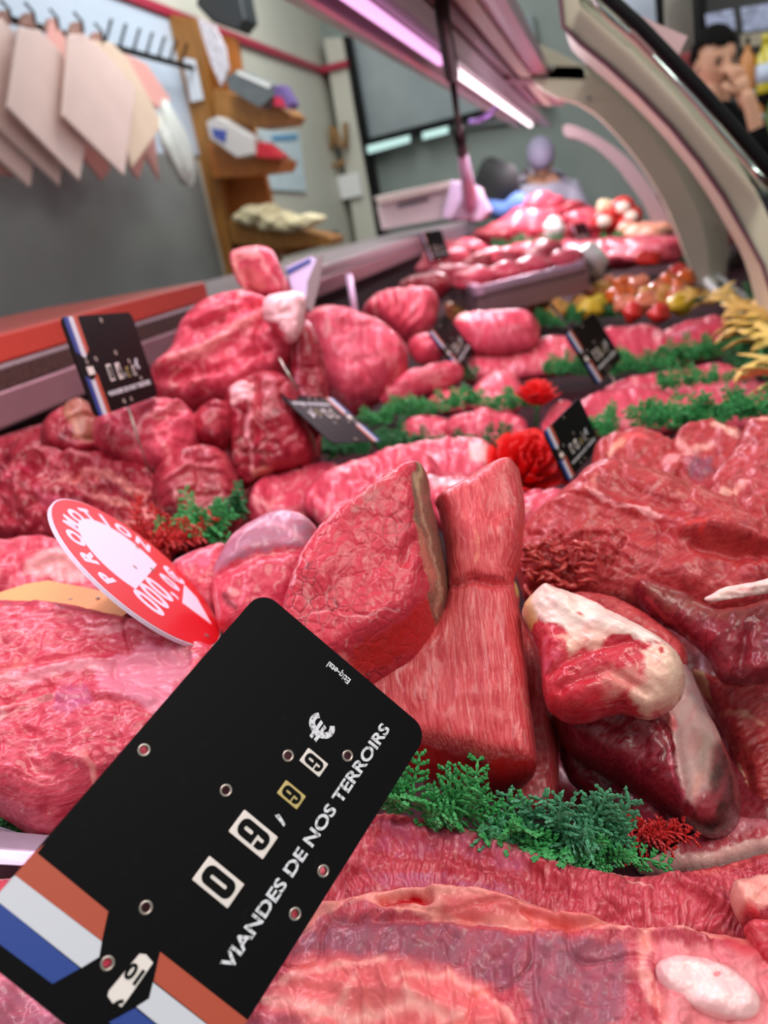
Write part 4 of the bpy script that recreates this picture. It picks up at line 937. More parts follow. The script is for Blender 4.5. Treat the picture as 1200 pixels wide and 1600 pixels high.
lump('beef_cut', 'ribbed red beef at the right edge behind the membrane cut', 'meat',
     [(1078, 1034), (1095, 1042), (1112, 1052), (1160, 1066), (1215, 1066), (1290, 1070), (1290, 1310), (1210, 1300), (1165, 1290), (1150, 1230), (1140, 1160), (1110, 1100), (1088, 1060)],
     (1180, 1160, 0.46), M_red, k=0.35, T=0.022, back=0.03, R=40, step=3.4, seed=37, n1=(60, 0.0026), n2=(13, 0.0008), wob=3,
     feats=[('wave', 62, 13, 0.0007), ('l', [(1165, 1210), (1175, 1260)], 10, -0.004)],
     paint=[('p', [(1080, 1036), (1098, 1046), (1112, 1078), (1108, 1098), (1092, 1062)], (226, 196, 140), 5, 0.9), ('l', [(1128, 1115), (1170, 1130), (1196, 1146)], (222, 160, 130), 5, 0.5), ('l', [(1120, 1120), (1150, 1165), (1190, 1190)], (160, 80, 60), 6, 0.4),
            ('l', [(1155, 1195), (1166, 1240), (1168, 1290)], (226, 190, 150), 3, 0.8), ('p', [(1160, 1270), (1210, 1270), (1210, 1300), (1165, 1296)], (214, 96, 66), 8, 0.7)])
lump('beef_cut', 'dark red meat lying underneath the cuts on the right side', 'meat',
     [(800, 1000), (840, 900), (950, 880), (1100, 900), (1290, 930), (1290, 1330), (1150, 1310), (1000, 1300), (880, 1250), (820, 1150)],
     (1050, 1120, -0.338 / ray(1050, 1120).z), M_dark, k=1.0, T=0.01, back=0.02, R=30, step=6, seed=89, n1=(50, 0.003))
# -- left slab
lump('beef_slab', 'broad pink beef slab left of the big black price tag with pale sinew streaks', 'meat',
     [(-90, 930), (0, 933), (56, 933), (113, 938), (169, 952), (210, 960), (263, 975), (326, 1003), (350, 1010), (345, 1060), (250, 1190), (160, 1240), (124, 1256), (95, 1274), (60, 1276), (37, 1270), (0, 1243), (-90, 1215)],
     (140, 1100, 0.42), M_pink, k=0.52, T=0.026, back=0.03, R=50, step=3.4, seed=41, n1=(70, 0.003), n2=(13, 0.0004), n2s=(0.45, 1.5, 0.15), wob=3, crease=(110, 0.0025, 0.03),
     feats=[('cut', (300, 1170), (-60, 1218), 0.9), ('l', [(-40, 1090), (40, 1068), (120, 1050), (240, 1040), (290, 1030)], 9, 0.004), ('l', [(0, 1130), (60, 1100), (150, 1095), (240, 1110)], 8, 0.003), ('l', [(-20, 1060), (80, 1045), (160, 1035)], 5, -0.003),
            ('l', [(20, 1110), (90, 1085), (140, 1098)], 7, -0.003), ('l', [(60, 960), (180, 985), (300, 1005)], 10, 0.003), ('wave', 80, 13, 0.0003), ('l', [(90, 1190), (140, 1200), (150, 1225)], 7, 0.003)] ,
     paint=[('l', [(-40, 1096), (20, 1075), (80, 1068), (150, 1052), (210, 1058), (290, 1040)], (244, 158, 172), 9, 0.85), ('p', [(150, 1060), (230, 1020), (310, 1040), (250, 1130), (180, 1105), (160, 1090)], (236, 142, 166), 20, 0.95),
            ('l', [(0, 1140), (40, 1112), (80, 1100), (140, 1098)], (242, 156, 160), 5, 0.8), ('l', [(0, 1085), (60, 1045), (120, 1042)], (236, 130, 146), 7, 0.6), ('l', [(150, 1000), (200, 998), (250, 1010)], (232, 150, 156), 6, 0.7),
            ('p', [(-80, 940), (150, 950), (320, 1000), (290, 1012), (160, 975), (60, 965), (-80, 960)], (150, 44, 70), 24, 0.7), ('p', [(80, 1120), (100, 1085), (150, 1080), (150, 1110), (110, 1130)], (190, 84, 128), 14, 0.6),
            ('l', [(120, 1188), (150, 1200), (150, 1222)], (236, 140, 140), 7, 0.8), ('p', [(-60, 1050), (20, 1040), (60, 1035), (20, 1078), (-40, 1090)], (242, 140, 140), 12, 0.5)])
lump('beef_cut', 'pink grey meat showing at the lower left corner under the price tag', 'meat',
     [(-80, 1365), (0, 1362), (50, 1356), (110, 1380), (200, 1450), (160, 1680), (-80, 1680)],
     (40, 1500, 0.345), M_pink, k=0.6, T=0.02, back=0.02, R=40, step=4.5, seed=43, n1=(60, 0.003), n2=(14, 0.001),
     paint=[('l', [(-40, 1380), (20, 1366), (60, 1362)], (240, 170, 176), 8, 0.8), ('p', [(-60, 1530), (80, 1540), (150, 1650), (-60, 1660)], (170, 104, 124), 20, 0.75), ('l', [(-30, 1530), (30, 1548), (80, 1590)], (236, 140, 160), 6, 0.7)])
# -- membrane kidney-like piece and neighbours, upper left of centre
lump('beef_cut', 'rounded cut under a greyish purple membrane behind the triangular roast', 'meat',
     [(352, 842), (375, 822), (405, 802), (433, 792), (467, 797), (490, 815), (497, 835), (490, 880), (470, 930), (450, 985), (380, 990), (345, 985), (332, 940), (330, 885)],
     (410, 890, 0.50), M_pink, k=0.35, T=0.022, back=0.03, R=40, step=3.4, seed=47, n1=(60, 0.002), n2=(11, 0.0004),
     feats=[('l', [(345, 905), (400, 880), (470, 868)], 9, -0.004)],
     paint=[('p', [(350, 840), (430, 790), (495, 818), (490, 850), (465, 862), (400, 872), (340, 905), (332, 880)], (168, 112, 134), 10, 0.85), ('l', [(350, 850), (410, 822), (440, 830), (470, 850)], (226, 160, 176), 4, 0.6),
            ('p', [(360, 905), (420, 880), (480, 865), (470, 960), (370, 970)], (190, 36, 66), 16, 0.6), ('e', (370, 938, 9, 6, 10), FATP, 4, 0.8), ('l', [(352, 940), (366, 960)], (60, 10, 20), 7, 0.7), ('l', [(470, 800), (490, 822)], (200, 150, 160), 5, 0.6)])
lump('beef_cut', 'pink cut with a white fat rim between the red promotion disc and the membrane cut', 'meat',
     [(262, 878), (290, 862), (319, 850), (348, 842), (360, 860), (352, 920), (345, 960), (330, 985), (300, 960), (270, 920)],
     (310, 910, 0.54), M_pink, k=0.35, T=0.016, back=0.03, R=28, step=3.6, seed=53, n1=(50, 0.002),
     paint=[('l', [(262, 878), (292, 862), (322, 851), (350, 843)], (240, 170, 186), 7, 0.9), ('p', [(270, 880), (340, 860), (330, 900), (290, 900)], (200, 96, 130), 16, 0.5), ('l', [(345, 900), (340, 940)], (214, 130, 150), 6, 0.6)])
lump('beef_cut', 'fatty pink cut at the left edge above the peach coloured card', 'meat',
     [(-60, 838), (0, 833), (49, 829), (90, 836), (120, 852), (152, 872), (175, 890), (200, 912), (215, 945), (150, 960), (60, 950), (-60, 955)],
     (80, 890, 0.58), M_pink, k=0.5, T=0.024, back=0.03, R=34, step=3.8, seed=59, n1=(45, 0.0035), n2=(14, 0.001),
     feats=[('l', [(45, 890), (90, 876), (140, 896)], 10, 0.004), ('l', [(150, 900), (180, 925)], 8, -0.005)],
     paint=[('p', [(35, 905), (60, 875), (110, 870), (140, 900), (130, 925), (80, 915)], (240, 164, 164), 14, 0.8), ('p', [(90, 840), (130, 850), (180, 890), (150, 890), (110, 860)], (236, 150, 150), 10, 0.7), ('l', [(-20, 850), (40, 845)], (226, 130, 140), 8, 0.6),
            ('p', [(150, 890), (200, 910), (190, 945), (160, 930)], (120, 28, 40), 10, 0.6)])
# -- bottom of the picture
lump('beef_rib_slab', 'ridged beef rib slab lying directly below the green garnish', 'meat',
     [(400, 1500), (430, 1400), (500, 1300), (545, 1275), (585, 1268), (620, 1262), (653, 1270), (735, 1287), (804, 1309), (850, 1330), (899, 1346), (975, 1360), (1050, 1355), (1110, 1345), (1160, 1332), (1230, 1310), (1290, 1320), (1290, 1470), (1150, 1480), (900, 1480), (600, 1440)],
     (830, 1390, 0.345), M_rib, k=0.55, T=0.016, back=0.03, R=40, step=3.2, seed=61, n1=(50, 0.0030), n2=(11, 0.0006), wob=3, crease=(90, 0.002, 0.03),
     feats=[('wave', 8, 15, 0.0007), ('l', [(590, 1300), (700, 1310), (820, 1345), (900, 1390), (1000, 1420)], 14, 0.003), ('l', [(560, 1340), (700, 1350), (820, 1385)], 6, -0.002), ('l', [(1040, 1365), (1090, 1400), (1150, 1430)], 8, 0.004)],
     paint=[('l', [(575, 1280), (640, 1270), (690, 1285), (780, 1325), (860, 1350), (960, 1364), (1030, 1360)], (236, 150, 146), 6, 0.75), ('p', [(600, 1290), (720, 1300), (850, 1350), (820, 1380), (700, 1350), (580, 1340)], (186, 92, 124), 24, 0.5),
            ('p', [(570, 1370), (700, 1370), (820, 1400), (760, 1420), (600, 1400)], (178, 96, 132), 16, 0.5), ('p', [(1050, 1360), (1160, 1335), (1220, 1330), (1220, 1350), (1100, 1380)], (196, 70, 66), 14, 0.6), ('l', [(980, 1380), (1020, 1395)], (234, 170, 160), 3, 0.7)])
lump('beef_cut', 'thin pale membrane edged cut right of the red garnish', 'meat',
     [(990, 1352), (1020, 1334), (1063, 1312), (1095, 1288), (1132, 1272), (1165, 1272), (1200, 1276), (1290, 1280), (1290, 1330), (1200, 1330), (1150, 1345), (1118, 1358), (1043, 1362)],
     (1120, 1315, 0.40), M_rib, k=0.5, T=0.012, back=0.02, R=20, step=3.2, seed=67, n1=(50, 0.0015),
     paint=[('p', [(980, 1360), (1010, 1338), (1060, 1322), (1060, 1345), (1200, 1310), (1290, 1300), (1290, 1340), (1120, 1362), (1040, 1366)], (240, 184, 176), 8, 0.85), ('p', [(1060, 1315), (1130, 1275), (1200, 1276), (1200, 1296), (1110, 1320)], (200, 116, 128), 12, 0.6)])
lump('beef_slab', 'large marbled slab with a fat rim and round bone along the bottom edge', 'meat',
     [(260, 1720), (290, 1610), (330, 1540), (390, 1470), (440, 1425), (503, 1403), (540, 1392), (578, 1384), (615, 1380), (653, 1376), (700, 1377), (735, 1380), (790, 1386), (817, 1393), (870, 1410), (927, 1423), (975, 1430), (1016, 1437), (1075, 1440), (1132, 1444), (1200, 1462), (1290, 1475), (1290, 1720)],
     (820, 1520, 0.285), M_slab, k=0.62, T=0.020, back=0.03, R=46, step=3.0, seed=71, n1=(70, 0.0028), n2=(14, 0.0004), wob=4, crease=(120, 0.0018, 0.03),
     feats=[('l', [(480, 1425), (560, 1400), (650, 1392), (740, 1400), (860, 1435), (1000, 1462), (1100, 1470)], 10, 0.004), ('l', [(600, 1408), (640, 1404), (670, 1412)], 9, -0.006), ('l', [(520, 1440), (700, 1440), (800, 1455), (900, 1450)], 9, -0.0035),
            ('b', 1105, 1533, 60, 30, 15, 0.003), ('l', [(1000, 1450), (1025, 1500), (1030, 1600)], 8, -0.003), ('l', [(450, 1530), (560, 1560), (640, 1560), (780, 1610)], 12, 0.002), ('l', [(820, 1430), (900, 1460), (980, 1440)], 7, -0.003)] +
           [('l', [(560 + i * 35, 1520), (575 + i * 33, 1560), (570 + i * 36, 1620)], 5, 0.0014) for i in range(9)],
     paint=[('p', [(470, 1440), (503, 1405), (578, 1380), (653, 1372), (735, 1376), (817, 1390), (930, 1420), (1030, 1434), (1140, 1440), (1290, 1470), (1290, 1490), (1120, 1470), (1000, 1462), (900, 1462), (830, 1458), (760, 1452), (700, 1448), (640, 1430), (560, 1414), (510, 1424), (470, 1470)], (236, 148, 136), 8, 0.9),
            ('e', (634, 1411, 38, 9, 3), (190, 40, 44), 6, 1.3), ('p', [(700, 1415), (800, 1410), (840, 1430), (760, 1446), (690, 1440)], (196, 54, 62), 12, 0.7), ('p', [(820, 1420), (900, 1430), (960, 1455), (880, 1470), (820, 1450)], (206, 74, 70), 12, 0.6),
            ('p', [(470, 1460), (520, 1430), (640, 1440), (780, 1460), (900, 1475), (980, 1480), (980, 1610), (840, 1640), (820, 1560), (700, 1520), (560, 1500), (460, 1500)], (142, 76, 92), 22, 0.75),
            ('p', [(430, 1540), (480, 1500), (580, 1505), (700, 1520), (770, 1550), (810, 1610), (700, 1650), (400, 1680)], (228, 110, 110), 24, 0.75),
            ('l', [(440, 1540), (520, 1520), (600, 1510)], (244, 166, 156), 7, 0.8), ('l', [(420, 1570), (500, 1590), (560, 1600), (640, 1580), (720, 1600)], (246, 176, 166), 10, 0.75), ('l', [(620, 1540), (700, 1530), (760, 1560), (800, 1600)], (246, 170, 160), 6, 0.7),
            ('l', [(640, 1560), (660, 1600)], (246, 170, 160), 6, 0.7), ('l', [(560, 1540), (540, 1580)], (246, 170, 160), 6, 0.6),
            ('l', [(1010, 1470), (1000, 1520), (1030, 1580), (1060, 1640)], (240, 160, 150), 12, 0.8), ('p', [(1020, 1480), (1200, 1490), (1290, 1500), (1290, 1650), (1060, 1650), (1030, 1560)], (228, 136, 140), 20, 0.7),
            ('p', [(390, 1600), (440, 1590), (560, 1640), (600, 1700), (360, 1700)], (150, 70, 90), 18, 0.7), ('p', [(1120, 1460), (1230, 1470), (1230, 1520), (1150, 1500)], (196, 50, 62), 14, 0.6)])
lump('beef_cut', 'pinkish white fatty lump at the lower right edge above the round bone', 'meat',
     [(1136, 1380), (1150, 1368), (1175, 1364), (1200, 1360), (1290, 1350), (1290, 1450), (1200, 1448), (1165, 1436), (1146, 1412)],
     (1190, 1405, 0.305), M_slab, k=0.5, T=0.014, back=0.02, R=26, step=3.2, seed=73, n1=(40, 0.002),
     paint=[('p', [(1130, 1360), (1290, 1340), (1290, 1440), (1190, 1420), (1150, 1430)], (242, 172, 156), 12, 0.9), ('l', [(1165, 1425), (1200, 1440), (1260, 1450)], (214, 60, 70), 8, 0.8), ('l', [(1160, 1385), (1200, 1395)], (226, 110, 104), 4, 0.5)])
lump('beef_cut', 'red fold of meat at the right edge between the fatty lump and the round bone', 'meat',
     [(1160, 1440), (1180, 1432), (1220, 1440), (1290, 1450), (1290, 1530), (1215, 1520), (1185, 1500), (1172, 1470)],
     (1205, 1475, 0.275), M_shank, k=0.45, T=0.010, back=0.02, R=18, step=3.2, seed=79)
bone = lump('round_bone', 'round slice of pinkish white bone in the bottom right slab', 'bone',
     [(1024, 1512), (1034, 1496), (1062, 1488), (1100, 1492), (1140, 1506), (1172, 1530), (1188, 1556), (1184, 1578), (1160, 1586), (1120, 1580), (1076, 1562), (1042, 1540)],
     (820, 1520, 0.2765), meat('bone', base=(240, 188, 186), dark=(226, 150, 150), light=(248, 214, 208), fib=0.1, vein=0.1, bump=0.15, coat=0.4), k=0.6, T=0.003, back=0.02, R=14, step=3, seed=83, n1=(40, 0.0005), wob=1.0,
     paint=[('p', [(1040, 1505), (1070, 1498), (1110, 1504), (1150, 1524), (1172, 1550), (1166, 1570), (1130, 1566), (1080, 1548), (1050, 1530)], (250, 222, 216), 8, 0.7)])

# ================================================================ heap at the left
L = lump
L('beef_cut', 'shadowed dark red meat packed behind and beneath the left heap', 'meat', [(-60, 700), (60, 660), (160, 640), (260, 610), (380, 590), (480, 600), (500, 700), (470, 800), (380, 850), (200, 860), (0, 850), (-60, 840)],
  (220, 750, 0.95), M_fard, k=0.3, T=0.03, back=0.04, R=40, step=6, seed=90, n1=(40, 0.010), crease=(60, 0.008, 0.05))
L('beef_cut', 'big pink folded roast at the top of the left heap', 'meat', [(238, 600), (236, 572), (250, 555), (272, 540), (275, 515), (300, 480), (330, 462), (370, 454), (405, 462), (430, 478), (452, 500), (458, 540), (436, 572), (405, 600), (370, 616), (330, 626), (280, 626)],
  (340, 545, 0.92), M_far, k=0.3, T=0.045, back=0.06, R=50, step=4, grow=1.09, crease=(55, 0.006, 0.05), seed=91, n1=(50, 0.007), n2=(18, 0.0018), n2s=(0.5, 1.4, -0.3),
  feats=[('l', [(250, 580), (320, 560), (380, 520), (410, 500)], 8, 0.010), ('l', [(250, 600), (330, 590), (400, 560)], 7, -0.008), ('l', [(300, 500), (360, 475), (420, 490)], 8, -0.008), ('l', [(280, 540), (350, 510), (410, 480)], 7, -0.008)],
  paint=[('l', [(275, 578), (330, 556), (385, 520), (405, 505)], (244, 150, 150), 8, 0.7), ('l', [(290, 515), (350, 480), (405, 470)], (190, 40, 70), 7, 0.5)])
L('fat_bone', 'white fat covered bone end leaning right of the big folded roast', 'bone', [(412, 464), (440, 458), (466, 454), (476, 468), (478, 500), (462, 530), (446, 534), (430, 510), (414, 500)], (448, 490, 0.88), M_far, k=0.2, T=0.02, back=0.03, R=20, step=4, grow=1.09, crease=(55, 0.006, 0.05), seed=92,
  paint=[('p', [(405, 455), (480, 450), (480, 510), (450, 540), (430, 505), (410, 500)], (246, 196, 200), 8, 1.1)])
L('beef_ribs', 'cut rack of ribs standing at the top of the left heap', 'meat', [(356, 394), (384, 386), (412, 383), (428, 392), (440, 420), (456, 452), (448, 464), (400, 462), (376, 450), (364, 425)], (405, 425, 1.02), M_far, k=0.05, T=0.008, back=0.06, R=6, step=3.5, grow=1.02, seed=93,
  feats=[('cut', (405, 380), (445, 465), 1.2), ('l', [(375, 405), (390, 455)], 7, -0.006)],
  paint=[('p', [(355, 392), (410, 382), (412, 400), (362, 408)], (240, 150, 150), 6, 0.8), ('l', [(366, 408), (382, 450)], (240, 160, 150), 4, 0.8), ('l', [(408, 392), (432, 450)], (240, 160, 160), 4, 0.7), ('p', [(375, 415), (402, 405), (420, 455), (390, 455)], (200, 96, 90), 10, 0.6)])
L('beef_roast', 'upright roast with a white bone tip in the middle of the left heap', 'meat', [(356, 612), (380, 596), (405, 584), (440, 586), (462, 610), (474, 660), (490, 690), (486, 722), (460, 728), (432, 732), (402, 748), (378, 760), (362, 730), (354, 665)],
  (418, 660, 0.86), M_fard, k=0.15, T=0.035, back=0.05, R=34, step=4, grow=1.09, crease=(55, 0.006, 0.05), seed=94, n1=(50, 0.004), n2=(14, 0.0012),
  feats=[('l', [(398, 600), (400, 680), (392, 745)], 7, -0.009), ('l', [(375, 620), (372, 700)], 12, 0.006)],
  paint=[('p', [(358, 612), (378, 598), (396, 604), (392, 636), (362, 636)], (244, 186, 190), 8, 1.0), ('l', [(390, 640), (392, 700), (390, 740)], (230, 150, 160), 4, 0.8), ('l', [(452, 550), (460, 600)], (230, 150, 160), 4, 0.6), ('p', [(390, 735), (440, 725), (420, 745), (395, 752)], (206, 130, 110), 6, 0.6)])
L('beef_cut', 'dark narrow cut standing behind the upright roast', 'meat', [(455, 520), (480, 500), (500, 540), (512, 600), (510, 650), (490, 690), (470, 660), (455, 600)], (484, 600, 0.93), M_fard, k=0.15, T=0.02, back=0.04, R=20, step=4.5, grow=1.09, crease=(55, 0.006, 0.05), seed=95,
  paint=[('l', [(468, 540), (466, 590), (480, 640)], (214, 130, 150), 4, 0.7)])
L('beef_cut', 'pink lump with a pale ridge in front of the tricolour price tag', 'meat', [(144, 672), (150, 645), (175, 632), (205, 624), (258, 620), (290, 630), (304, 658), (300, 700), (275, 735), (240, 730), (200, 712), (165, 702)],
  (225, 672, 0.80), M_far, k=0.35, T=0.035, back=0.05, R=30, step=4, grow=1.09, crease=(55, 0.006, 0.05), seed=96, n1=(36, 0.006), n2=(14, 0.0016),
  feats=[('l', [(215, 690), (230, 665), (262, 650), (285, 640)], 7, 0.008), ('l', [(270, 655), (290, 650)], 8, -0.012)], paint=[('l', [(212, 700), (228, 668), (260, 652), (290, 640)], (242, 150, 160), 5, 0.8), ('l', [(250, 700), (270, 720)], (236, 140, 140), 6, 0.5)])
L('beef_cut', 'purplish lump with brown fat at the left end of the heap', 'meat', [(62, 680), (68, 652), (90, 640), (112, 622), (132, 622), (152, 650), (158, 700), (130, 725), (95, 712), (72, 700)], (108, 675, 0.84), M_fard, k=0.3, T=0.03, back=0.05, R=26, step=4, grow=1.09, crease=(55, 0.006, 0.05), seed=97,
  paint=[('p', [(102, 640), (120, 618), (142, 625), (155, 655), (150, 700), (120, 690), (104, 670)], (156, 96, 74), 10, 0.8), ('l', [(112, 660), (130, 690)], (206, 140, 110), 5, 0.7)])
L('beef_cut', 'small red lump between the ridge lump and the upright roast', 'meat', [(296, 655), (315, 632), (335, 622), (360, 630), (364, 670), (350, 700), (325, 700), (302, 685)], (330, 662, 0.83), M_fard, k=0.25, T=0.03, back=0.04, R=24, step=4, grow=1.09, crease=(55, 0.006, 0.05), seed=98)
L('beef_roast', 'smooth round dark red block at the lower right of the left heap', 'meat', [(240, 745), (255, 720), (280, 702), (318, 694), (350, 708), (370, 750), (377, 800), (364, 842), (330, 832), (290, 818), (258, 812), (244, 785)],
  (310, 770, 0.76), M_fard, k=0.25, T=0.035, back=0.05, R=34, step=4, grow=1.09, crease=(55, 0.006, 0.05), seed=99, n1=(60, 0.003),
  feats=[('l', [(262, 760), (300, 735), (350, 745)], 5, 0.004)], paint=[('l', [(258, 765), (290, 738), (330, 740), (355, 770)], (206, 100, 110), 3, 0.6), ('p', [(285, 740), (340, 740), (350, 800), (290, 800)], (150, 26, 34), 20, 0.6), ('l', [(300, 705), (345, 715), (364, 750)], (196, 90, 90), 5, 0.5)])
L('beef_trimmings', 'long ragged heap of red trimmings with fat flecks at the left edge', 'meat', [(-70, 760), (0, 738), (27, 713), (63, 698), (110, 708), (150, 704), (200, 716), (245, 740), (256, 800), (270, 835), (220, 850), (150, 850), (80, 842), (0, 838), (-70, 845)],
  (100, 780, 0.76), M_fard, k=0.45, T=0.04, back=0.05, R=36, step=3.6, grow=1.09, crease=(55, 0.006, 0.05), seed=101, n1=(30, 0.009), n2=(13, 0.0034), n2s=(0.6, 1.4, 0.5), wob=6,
  paint=[('l', [(100, 760), (140, 748), (180, 760), (230, 790)], (236, 150, 140), 9, 0.6), ('l', [(150, 790), (200, 800), (235, 815)], (236, 150, 140), 8, 0.6), ('l', [(60, 780), (90, 800), (140, 830)], (196, 90, 120), 8, 0.5), ('l', [(10, 760), (50, 740)], (206, 60, 96), 8, 0.5), ('l', [(190, 830), (240, 825)], (236, 160, 150), 8, 0.6)])
# -- big smooth pink roasts further back
L('beef_roast', 'large smooth pink roast between the left heap and the garnish rows', 'meat', [(470, 505), (484, 485), (505, 476), (540, 478), (575, 490), (605, 505), (632, 535), (630, 570), (606, 600), (572, 625), (545, 638), (518, 622), (494, 570)],
  (555, 555, 1.32), M_far, k=0.35, T=0.06, back=0.07, R=44, step=4.5, grow=1.09, crease=(55, 0.006, 0.05), seed=103, n1=(60, 0.006), n2=(12, 0.0008))
L('beef_ribs', 'ridged pink rib piece behind the large smooth roast', 'meat', [(566, 490), (575, 465), (600, 450), (640, 446), (672, 446), (682, 470), (676, 505), (655, 528), (628, 530), (600, 505)], (625, 485, 1.50), M_far, k=0.3, T=0.05, back=0.06, R=30, step=4.5, grow=1.09, crease=(55, 0.006, 0.05), seed=104, n1=(40, 0.006), feats=[('wave', 15, 16, 0.006)],
  paint=[('l', [(585, 470), (590, 500)], (240, 150, 150), 4, 0.6), ('l', [(620, 455), (625, 490)], (240, 150, 150), 4, 0.6), ('l', [(655, 452), (652, 490)], (244, 180, 190), 6, 0.7)])
L('beef_cut', 'small pink cut below the ridged rib piece', 'meat', [(634, 530), (655, 515), (680, 520), (694, 545), (680, 562), (650, 562)], (662, 540, 1.38), M_far, k=0.4, T=0.03, back=0.04, R=18, step=4.5, grow=1.09, crease=(55, 0.006, 0.05), seed=105)
L('beef_cut', 'dim red cut behind the ribs beside the granite rail', 'meat', [(620, 440), (650, 425), (690, 420), (705, 440), (690, 465), (640, 460)], (660, 442, 1.9), M_fard, k=0.3, T=0.04, back=0.04, R=18, step=5, grow=1.09, crease=(55, 0.006, 0.05), seed=106)
L('beef_cut', 'pink sloping cut right of the large smooth roast', 'meat', [(590, 612), (610, 590), (640, 570), (680, 560), (712, 556), (722, 575), (700, 590), (660, 600), (620, 622)], (655, 590, 1.30), M_far, k=0.55, T=0.03, back=0.04, R=20, step=4.5, grow=1.09, crease=(55, 0.006, 0.05), seed=107)

# ================================================================ rows of cuts across the case
def drest(x, y, z=-0.30): return z / ray(x, y).z
g = None
def row(label, outline, mat=None, seed=1, k=0.66, T=0.013, paint=(), feats=(), z=-0.30, step=4.5, group=None, R=13, name='beef_cut', n1=(44, 0.005), n2=(14, 0.0012), cat='meat', back=0.03):
    o = np.array(outline); cx, cy = o.mean(0); by = o[:, 1].max()
    D = drest(cx, by - 4, z)
    # the plane passes the resting edge; its centre lies further back
    return lump(name, label, cat, outline, (cx, by - 4, D), mat or M_far, k=k, T=T, back=back, R=R, step=step, seed=seed, feats=feats, paint=paint, group=group, n1=n1, n2=n2, warp=4, off=-T * 0.5, grow=1.14, crease=(60, 0.004, 0.045))
row('flat red slice leaning at the front of the fourth row, beside the left heap', [(393, 806), (395, 768), (412, 748), (440, 733), (480, 724), (520, 722), (540, 745), (520, 775), (490, 795), (450, 800)], seed=111, z=-0.27,
    feats=[('l', [(495, 770), (500, 790)], 6, -0.006)], paint=[('l', [(396, 785), (430, 792), (470, 800)], (240, 150, 150), 4, 0.6), ('e', (497, 768, 7, 6, 0), (240, 190, 200), 3, 0.9)])
row('long red cut with pale rim behind the triangular roast', [(480, 775), (500, 740), (560, 715), (610, 700), (650, 700), (680, 730), (670, 780), (600, 810), (520, 815)], seed=112, z=-0.26,
    paint=[('l', [(600, 705), (640, 690), (660, 700)], (236, 140, 150), 6, 0.5)])
row('pink cut with white fat between the two standing roasts', [(596, 712), (630, 692), (680, 684), (740, 684), (768, 700), (762, 740), (720, 752), (680, 752), (640, 745)], seed=113, z=-0.27,
    paint=[('p', [(735, 700), (765, 705), (755, 730), (735, 725)], (244, 190, 186), 6, 0.8), ('l', [(610, 700), (650, 692), (690, 690)], (236, 140, 150), 5, 0.5)])
row('pale cut just behind the gap between the two standing roasts', [(655, 752), (690, 742), (745, 742), (790, 760), (830, 770), (860, 790), (840, 830), (760, 830), (680, 800)], seed=114, z=-0.26, paint=[('p', [(660, 745), (740, 742), (735, 765), (675, 775)], (206, 170, 176), 8, 0.8)])
row('small pink cut on the left of the third row', [(625, 665), (645, 648), (675, 645), (703, 655), (706, 678), (680, 684), (645, 680)], seed=115)
row('plump ribbed pink cut in the third row left of the upper red flower', [(700, 662), (712, 645), (750, 638), (800, 642), (818, 655), (816, 676), (780, 684), (725, 680)], seed=116, feats=[('wave', 80, 11, 0.002)], paint=[('l', [(760, 655), (800, 650)], (240, 160, 170), 4, 0.4)])
row('triangular red slice in the second row with green garnish on both sides', [(738, 634), (740, 606), (760, 585), (788, 574), (806, 588), (815, 610), (810, 632), (775, 638)], seed=117, paint=[('l', [(790, 578), (808, 600)], (236, 140, 140), 4, 0.5)])
row('small pink cut in the second row under the leaning slate tag', [(668, 622), (690, 605), (720, 602), (738, 612), (736, 632), (705, 636), (678, 634)], seed=118)
row('wide pink steak in the long first row beside the slanted black tag', [(727, 588), (732, 560), (755, 536), (800, 528), (845, 526), (885, 524), (910, 545), (900, 570), (850, 574), (790, 582)], seed=119, T=0.018)
row('mid pink steak in the long first row behind the slate grey price tag', [(880, 560), (900, 525), (950, 508), (1010, 504), (1040, 520), (1040, 550), (990, 562), (930, 568)], seed=120, T=0.018, paint=[('e', (1030, 530, 14, 10, 0), (244, 186, 186), 6, 0.6)])
row('right hand pink steak of the long first row under the yellow leaves', [(1020, 548), (1035, 515), (1075, 498), (1118, 489), (1140, 504), (1144, 530), (1110, 548), (1060, 558)], seed=121, T=0.018, feats=[('l', [(1040, 520), (1100, 505)], 6, -0.008)], paint=[('e', (1065, 525, 26, 9, -10), (226, 140, 160), 8, 0.6)])
row('bone ended pink roll lying before the orange skewers', [(709, 508), (712, 494), (730, 486), (760, 488), (800, 484), (828, 484), (836, 500), (832, 522), (800, 530), (750, 532), (722, 526)], seed=122, z=-0.235, T=0.04, R=16, paint=[('e', (724, 500, 12, 9, 0), (246, 176, 170), 5, 0.8), ('l', [(760, 492), (825, 490)], (222, 140, 190), 8, 0.5)])
row('pale pink steak in the second row on the right', [(950, 604), (985, 586), (1030, 578), (1065, 574), (1112, 562), (1150, 574), (1175, 592), (1150, 606), (1050, 612), (990, 612)], seed=123)
row('broad pink steak in the third row right of the slate grey tag', [(896, 650), (905, 628), (940, 610), (990, 606), (1040, 612), (1064, 628), (1062, 652), (1020, 664), (960, 672), (915, 668)], seed=124)
row('broad pale steak in the third row at the right edge', [(1052, 652), (1058, 622), (1100, 604), (1150, 596), (1210, 598), (1280, 600), (1280, 650), (1200, 656), (1120, 662)], seed=125, paint=[('p', [(1100, 610), (1200, 602), (1200, 620), (1120, 630)], (216, 140, 160), 12, 0.4)])
row('pink steak end showing just left of the third row broad steak', [(846, 665), (860, 632), (885, 620), (905, 640), (900, 668), (870, 678)], seed=140)
